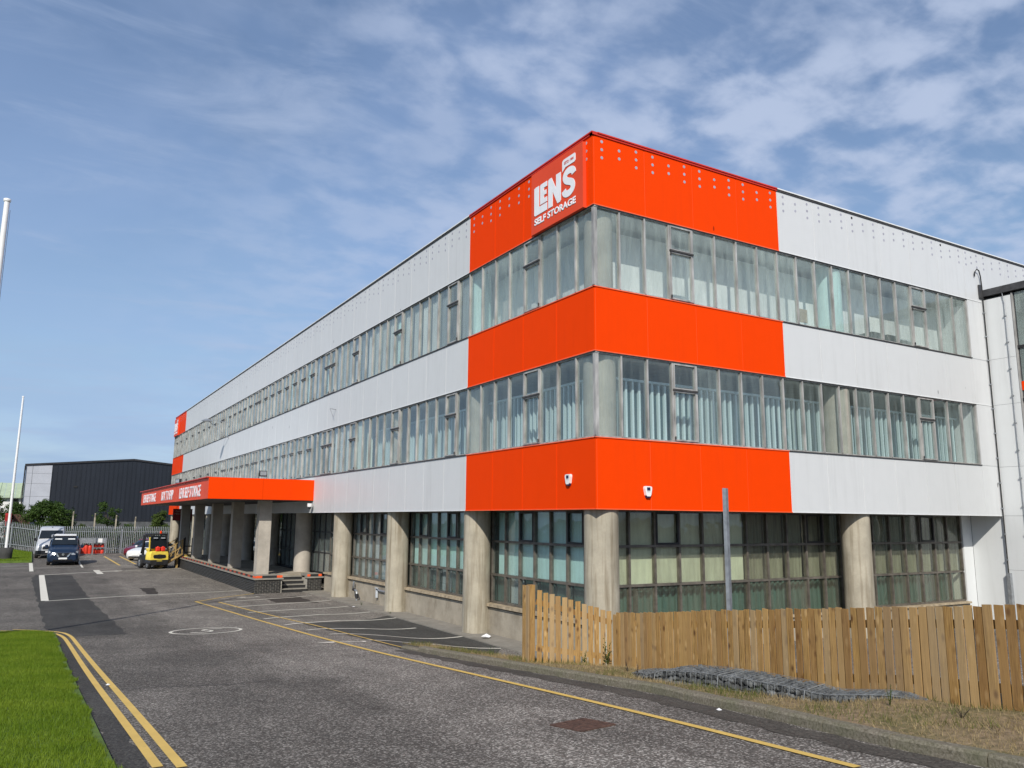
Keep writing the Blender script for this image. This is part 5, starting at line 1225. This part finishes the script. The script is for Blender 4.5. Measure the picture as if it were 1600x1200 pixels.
# galvanised post behind the fence
e = empty('steel_post', (-1.776, -5.80, .9), R(20)); tag(e, 'bare galvanised steel channel post rising behind the wooden fence', 'post')
mb = MB(); H = 2.92; mb.box(-.045, .045, -.006, .0, 0, H); mb.box(-.045, -.037, 0, .05, 0, H); mb.box(.037, .045, 0, .05, 0, H); mb.build('channel', 'steel', e)
# gabion basket at the foot of the fence
G_ = empty('gabion', (-3.3, -7.2, 0)); tag(G_, 'low sagging wire gabion of grey rocks along the fence foot', 'gabion'); GO = Vector((-3.3, -7.2, 0))
gy = [-9.8, -9.45, -9.0, -8.4, -7.7, -7.0, -6.4, -6.0, -5.5, -5.0]; gx = [-3.20, -3.27, -3.35, -3.42, -3.46, -3.47, -3.46, -3.42, -3.34, -3.20]; gh = [.03, .10, .18, .255, .30, .32, .32, .29, .18, .04]
gxf = lambda y: float(np.interp(y, gy, gx)); ghf = lambda y: float(np.interp(y, gy, gh))
def gsurf(y, t):        # t 0..1 up the front face, 1..2 across the top
    xf, h = gxf(y), ghf(y); xb = fence_x(y)-.03; zb = g(xf, y)+.03
    if t <= 1: return Vector((xf+.05*t, y, zb+h*t))
    k = t-1; x = xf+.05+(xb-xf-.05)*k; return Vector((x, y, zb+h+.035*k))
stone_me = []
for k in range(9):
    bm = bmesh.new(); bmesh.ops.create_icosphere(bm, subdivisions=1, radius=.5)
    for vt in bm.verts: vt.co = Vector((vt.co.x*rng.uniform(.8, 1.25), vt.co.y*rng.uniform(.7, 1.1), vt.co.z*rng.uniform(.55, .9)))
    me = bpy.data.meshes.new('stone'); bm.to_mesh(me); bm.free(); me.materials.append(MT['stone']); stone_me.append(me)
cand = []
y = -9.7
while y < -5.05:
    h = ghf(y); n1 = max(1, int(h/.062)); 
    for i in range(n1): cand.append((y+rng.uniform(-.02, .02), (i+.5)/n1))
    for i in range(7): cand.append((y+rng.uniform(-.03, .03), 1.04+(i+rng.uniform(.2, .8))*.13))
    y += .068
cand.sort(key=lambda c: (c[1] > 1.35, c[1]))
inst = MB()
for k, (y, t) in enumerate(cand):
    p = gsurf(y, t); s = rng.uniform(.066, .122); q = p-Vector((-.035 if t < 1 else 0, 0, .03 if t >= 1 else 0))-GO; rot = (rng.uniform(0, 6), rng.uniform(0, 6), rng.uniform(0, 6))
    me = stone_me[k % 9]
    if k < 290:
        o = bpy.data.objects.new('stone', me); COL.objects.link(o); o.parent = G_; o.location = q; o.rotation_euler = rot; o.scale = (s, s, s)
    else:
        M4 = Matrix.Translation(q) @ Matrix.Rotation(rot[0], 4, 'X') @ Matrix.Rotation(rot[1], 4, 'Y') @ Matrix.Scale(s, 4)
        inst.add([M4 @ vt.co for vt in me.vertices], [tuple(pl.vertices) for pl in me.polygons])
o = inst.build('stone', 'stone', G_); o['kind'] = 'stuff'
wm = MB(); ysg = [-9.75+.1*i for i in range(48)]
for i, y in enumerate(ysg):
    jj = rng.uniform(-.006, .006, 5)
    pts = [gsurf(y, t)-GO+Vector((-.012, jj[a], .012)) for a, t in enumerate((0, 1, 1.33, 1.66, 2))]
    wm.tube(pts, .0024 if i % 13 else .006, 4, False)
for t in (.05, .5, 1., 1.14, 1.28, 1.42, 1.56, 1.7, 1.84, 1.98):
    wm.tube([gsurf(y, t)-GO+Vector((-.012, 0, .013+.004*math.sin(y*9))) for y in ysg[::2]], .0024 if t != 1. else .005, 4, False)
o = wm.build('wire_mesh', 'wire', G_); o['kind'] = 'stuff'
mb = MB(); vs = []
for y in ysg[::3]:
    for t in (0., 1., 2.): p = gsurf(y, t)-GO-Vector((-.05, 0, .05)); vs.append(p)
n = len(ysg[::3]); mb.add(vs, [(i*3+j, i*3+j+1, i*3+3+j+1, i*3+3+j) for i in range(n-1) for j in range(2)]); mb.build('gap_shade_sheet', 'core', G_)  # dark sheet behind the stones, its colour standing in for shade in the gaps

# ------------------------------------------------------------------ plants
def leaf_cloud(clumps, n, size, mats, aspect=.6):
    """clumps: (cx,cy,cz,rx,ry,rz,weight,density-to-edge)"""
    w = np.array([c[6] for c in clumps], float); w /= w.sum(); idx = rng.choice(len(clumps), n, p=w); C_ = np.array([c[:6] for c in clumps])[idx]
    d = rng.normal(size=(n, 3)); d /= np.linalg.norm(d, axis=1)[:, None]; r = rng.uniform(.25, 1., n)**.5
    r = r*(1+.34*np.sin(d[:, 0]*5+idx)*np.sin(d[:, 2]*6+idx*2))
    p = C_[:, :3]+d*r[:, None]*C_[:, 3:]
    nrm = d*.7+rng.normal(size=(n, 3))*.6+np.array([0, 0, .45]); nrm /= np.linalg.norm(nrm, axis=1)[:, None]
    t = np.cross(nrm, rng.normal(size=(n, 3))); t /= np.linalg.norm(t, axis=1)[:, None]; b = np.cross(nrm, t); s = rng.uniform(.6, 1.3, n)[:, None]*size
    V = np.empty((n, 4, 3)); V[:, 0] = p-t*s; V[:, 1] = p-b*s*aspect; V[:, 2] = p+t*s; V[:, 3] = p+b*s*aspect
    f = np.arange(n)[:, None]*4; F_ = np.concatenate([f+np.array([[0, 1, 2]]), f+np.array([[0, 2, 3]])]); return V.reshape(-1, 3), F_
def tree(name, loc, clumps, n, size, m, label, trunk_r, trunk_h, cat='tree', spread=None):
    e = empty(name, loc); tag(e, label, cat); mb = MB()
    mb.tube([(0, 0, -.1), (.04, .02, trunk_h*.5), (0, .05, trunk_h)], trunk_r, 8, True, trunk_r*.6)
    for c in clumps[:9]: mb.tube([(0, .04, trunk_h*.75), (c[0]*.5, c[1]*.5, (trunk_h+c[2])*.5), (c[0], c[1], c[2])], trunk_r*.45, 6, True, trunk_r*.12)
    mb.build('trunk', 'bark', e)
    V, F_ = leaf_cloud(clumps, n, size, None); o = link('crown', np_mesh('crown', V, F_), m, e); return e
def clumps_of(n, rx, ry, z0, z1, r, seed):
    q = np.random.default_rng(seed); out = []
    for i in range(n):
        a = q.uniform(0, 2*math.pi); k = q.uniform(.2, 1)**.6; z = q.uniform(z0, z1); sh = math.sin(math.pi*(.18+.74*(z-z0)/(z1-z0)))
        s = q.uniform(.7, 1.25)*r; out.append((math.cos(a)*rx*k*sh, math.sin(a)*ry*k*sh, z, s, s, s*.8, s**2))
    return out
tree('bushy_tree', (-9.7, 77.2, 0), clumps_of(30, 2.0, 1.7, 1.2, 4.85, .74, 3), 18000, .085, 'leaf', 'large dense dark green tree in front of the grey end of the dark shed', .14, 1.5)
tree('slender_tree', (-4.6, 76.5, 0), clumps_of(15, 1.15, 1., 2.4, 4.75, .42, 5), 2600, .075, 'leaf', 'small sparse tree with see-through foliage in the middle of the dark shed', .07, 3.2)
tree('round_bush', (.15, 74.5, 0), clumps_of(18, .95, .9, 1.0, 3.75, .52, 8), 8000, .075, 'leaflight', 'yellow green bushy tree beside the far corner columns', .10, 1.2)
tree('low_bush', (-6.6, 75.5, 0), clumps_of(9, 1.0, .7, 1.2, 2.5, .45, 11), 3600, .07, 'leaflight', 'low olive bush just above the palisade fence behind the cages', .06, 1., 'bush')
tree('low_bush', (-2.3, 76.0, 0), clumps_of(8, 1.6, .6, 1.2, 2.35, .42, 12), 2600, .07, 'leaf', 'thin scrub above the palisade fence between the slender tree and the yellow green one', .05, 1., 'bush')
tree('bushy_tree', (-15.3, 95, 0), clumps_of(20, 1.5, 1.5, 2.6, 5.3, .75, 21), 9000, .09, 'leaf', 'dark green tree at the left edge under the pale green roof', .13, 2.)
tree('bushy_tree', (-12.9, 93, 0), clumps_of(16, .9, 1.2, 1.8, 4.6, .6, 22), 6000, .085, 'leaf', 'dark tree between the left flagpole and the grey shed corner', .12, 2.)
tree('hedge', (-4.2, 70.6, 0), [(x, q_, z, .55, .4, .5, 1.) for x in [-5.6+.6*i for i in range(19)] for q_, z in ((0, .6), (.15, 1.25), (0, 1.75))], 17000, .075, 'leaf', 'dark overgrown hedge showing between the pales of the back fence', .04, .6, 'hedge')
tree('hedge', (-12.6, 73.2, 0), [(x, (-x)*.5*0+.0, z, .6, .45, .55, 1.) for x in [-3.4+.6*i for i in range(11)] for z in (.9, 1.6, 2.2)], 9000, .075, 'leaf', 'dark scrub behind the palisade fence on the bank', .04, .6, 'hedge')
def weed(loc, h, n, m, label, spread=.10, name='weed_plant'):
    e = empty(name, loc); tag(e, label, 'weed'); st = MB(); V, F_ = [], []
    for k in range(n):
        a = rng.uniform(0, 6.28); tip = Vector((math.cos(a)*spread*rng.uniform(.3, 1), math.sin(a)*spread*rng.uniform(.3, 1), h*rng.uniform(.6, 1))); st.tube([(0, 0, -.02), tip*.5+Vector((0, 0, h*.08)), tip], .004, 5, False, .0015)
        for j in range(11):
            t = .18+.8*j/11; p = tip*t; b = rng.uniform(0, 6.28); l = h*.17*(1.15-t*.7); d = Vector((math.cos(b), math.sin(b), rng.uniform(.1, .7)))*l; s = Vector((-math.sin(b), math.cos(b), 0))*l*.22
            o = len(V); V += [p, p+d*.5+s, p+d, p+d*.5-s]; F_ += [(o, o+1, o+2), (o, o+2, o+3)]
    st.build('stem', m, e); link('leaves', np_mesh('leaves', [tuple(v_) for v_ in V], F_), m, e)
weed((-3.03, -4.33, vh(-3.03, -4.33)), .50, 4, 'weed', 'tall leafy green weed growing against the bend of the fence')
weed((-3.35, -4.12, vh(-3.35, -4.12)), .30, 3, 'weed', 'smaller green weed left of the tall one at the fence foot')
weed((-3.25, -5.35, vh(-3.25, -5.35)), .30, 2, 'bark', 'dry brown stalk at the left end of the gabion', .05)
weed((-3.2, -5.05, vh(-3.2, -5.05)), .20, 3, 'bark', 'short dry brown weed before the fence near the gabion end', .07)
weed((-3.7, -9.75, vh(-3.7, -9.75)), .22, 3, 'weed', 'green weed on the bare verge below the right fence panels', .06)
weed((-3.9, -8.2, vh(-3.9, -8.2)), .14, 5, 'weed', 'low green clump in front of the gabion middle', .12)
weed((-3.2, -.9, vh(-3.2, -.9)), .22, 5, 'weed', 'green weed on the verge near the end of the last bay line', .14)
weed((-2.7, -1.7, vh(-2.7, -1.7)), .20, 5, 'weed', 'weed left of the fence end post', .16)
weed((-3.75, -10.5, vh(-3.75, -10.5)), .10, 6, 'bark', 'dark dead clump on the verge at the lower right', .08)
weed((.05, 15.2, .03), .14, 6, 'weed', 'small weed in the path crack beside the third column', .16)
weed((.0, 12.1, .03), .10, 6, 'leaflight', 'yellowish weed at the foot of the second visible column', .14)
# litter
def litter(loc, s, label, m='litter'):
    bm = bmesh.new(); bmesh.ops.create_icosphere(bm, subdivisions=1, radius=s)
    for vt in bm.verts: vt.co = Vector((vt.co.x*rng.uniform(.6, 1.3), vt.co.y*rng.uniform(.5, 1.2), abs(vt.co.z)*rng.uniform(.3, .8)))
    me = bpy.data.meshes.new('litter'); bm.to_mesh(me); bm.free(); o = link('litter', me, m, None, loc); tag(o, label, 'litter')
litter((-4.66, -8.4, g(-4.66, -8.4)), .035, 'scrap of white paper in the gutter by the right kerb')
litter((.12, 5.35, .04), .16, 'crumpled pale plastic bag at the foot of the near column')
litter((-.35, 14.9, .0), .07, 'white scrap on the path edge before the third column')
litter((-9.95, -1.5, g(-9.95, -1.5)+.01), .035, 'white scrap on the outer yellow line by the lawn')
# ------------------------------------------------------------------ buildings and things beyond the fence
S = empty('warehouse', (-.9, 95, 0)); tag(S, 'dark grey ribbed warehouse with a low gable behind the palisade fence', 'building')
HW, EV, AP = 11.45, 9.25, 10.35
top = lambda x: AP-(AP-EV)*abs(x)/HW
mb = MB(); mb.prism([(-HW+.1, 0), (HW-.1, 0), (HW-.1, EV-.1), (0, AP-.1), (-HW+.1, EV-.1)], lambda u, v, t: (u, t, v), .12, 45); mb.build('wall', 'shed', S, fixn=True)
x = -8.72
while x < HW-.2:
    x1 = min(x+1.0, HW); mb = MB()
    for k in range(2):
        a, b = x+(x1-x)*k/2, x+(x1-x)*(k+1)/2; q = [(a+.006, 2.75), (a+.07, 2.75), (a+.07, top(a+.07)-.05), (a+.006, top(a)-.05)]
        mb.prism(q, lambda u, v, t: (u, -t, v), -.05, .055); q = [(a+.071, 2.75), (b, 2.75), (b, top(b)-.05), (a+.071, top(a+.071)-.05)]; mb.prism(q, lambda u, v, t: (u, -t, v), -.05, .02)
    mb.build('cladding_sheet', 'shed', S, fixn=True); x = x1+.004
zr_ = [2.2, 3.9, 5.6, 7.1, 8.3, 9.3]
for x0, x1 in ((-HW, -10.75), (-10.74, -8.75)):
    for a, b in zip(zr_, zr_[1:]):
        q = [(x0+.01, a+.01), (x1-.01, a+.01), (x1-.01, min(b-.01, top(x1)-.1)), (x0+.01, min(b-.01, top(x0)-.1))]; mb = MB(); mb.prism(q, lambda u, v, t: (u, -t, v), -.06, .05); mb.build('wall_panel', 'shedgrey', S, fixn=True)
mb = MB(); mb.prism([(-HW-.12, EV-.10), (0, AP-.10), (HW+.12, EV-.10), (HW+.12, EV+.12), (0, AP+.12), (-HW-.12, EV+.12)], lambda u, v, t: (u, -t, v), -45, .16); mb.build('roof', 'dkmetal', S, fixn=True)
mb = MB(); mb.tube([(-HW-.08, -.2, EV-.1), (-HW-.08, -.2, 0)], .07, 8); mb.build('downpipe', 'rubber', S)
mb = MB(); mb.box(-8.7, HW, -.05, .1, 0, 2.74); mb.box(-HW, -8.72, -.05, .1, 0, 2.18); mb.build('base_wall', 'shedbase', S)
mb = MB(); mb.box(-6.35, -5.95, -.12, -.06, 6.75, 6.95); mb.build('vent', 'black', S)
Pb = empty('pale_factory', (-13, 130, 0)); tag(Pb, 'pale building with a light green ribbed roof far behind at the left edge', 'building')
solid('wall', 'whitepaint', -30, .35, 0, 25, 0, 6.05, par=Pb); solid('loading_door', 'black', -1.0, -.3, -.05, -.01, 4.6, 5.9, par=Pb)
for i in range(22):
    x0 = -30+30.6*i/22; patch('roof_sheet', 'palegreen', [(x0+.02, -.6, 6.05), (x0+1.37, -.6, 6.05), (x0+1.37, 6.5, 8.5), (x0+.02, 6.5, 8.5)], Pb, .04)
    mb = MB(); mb.bar((x0+.7, -.62, 6.12), (x0+.7, 6.5, 8.57), .10); mb.build('rib', 'palegreen', Pb)
MT['reddark2'] = mat('red_container_paint', (.40, .02, .02), .5, .15)
for x, y, w_, m, lab in ((-13.75, 90, .60, 'reddark2', 'bright red container half hidden behind the left fence'), (-13.0, 91.5, 1.6, 'rust', 'rust brown container beside the bright red one')):
    e = empty('container', (x, y, 0)); tag(e, lab, 'container'); solid('body', m, 0, w_, 0, 4, 1.1, 3.62 if m == 'reddark2' else 3.5, par=e)
    for i in range(6): solid('rib', m, w_*(i+.2)/6, w_*(i+.55)/6, -.04, -.002, 1.2, 3.4, par=e)
    solid('skid', 'dkmetal', 0, w_, .1, 3.9, 0, 1.09, par=e)
for k, (x, h) in enumerate(((-7.75, 3.75), (-5.85, 3.6), (-3.95, 3.45), (-2.2, 3.3))):
    e = empty('concrete_post', (x, 74.6, 0)); tag(e, ('leftmost pale concrete fence post, by the dark tree', 'concrete fence post left of the slender tree', 'concrete fence post right of the slender tree', 'rightmost concrete fence post by the yellow green bush')[k], 'post', 'concrete posts behind the palisade')
    mb = MB(); mb.bar((0, 0, 0), (0, 0, h-.35), .12); mb.bar((0, 0, h-.37), (0, -.18, h), .11); mb.build('post', 'conc', e)
e = empty('wire_fence', (-9, 74.75, 0)); tag(e, 'thin strained wires between the concrete posts', 'fence')
mb = MB()
for z in (1.2, 2.2, 2.9, 3.15): mb.bar((0, 0, z), (9, 0, z-.1), .012)
mb.build('wire', 'dkmetal', e)
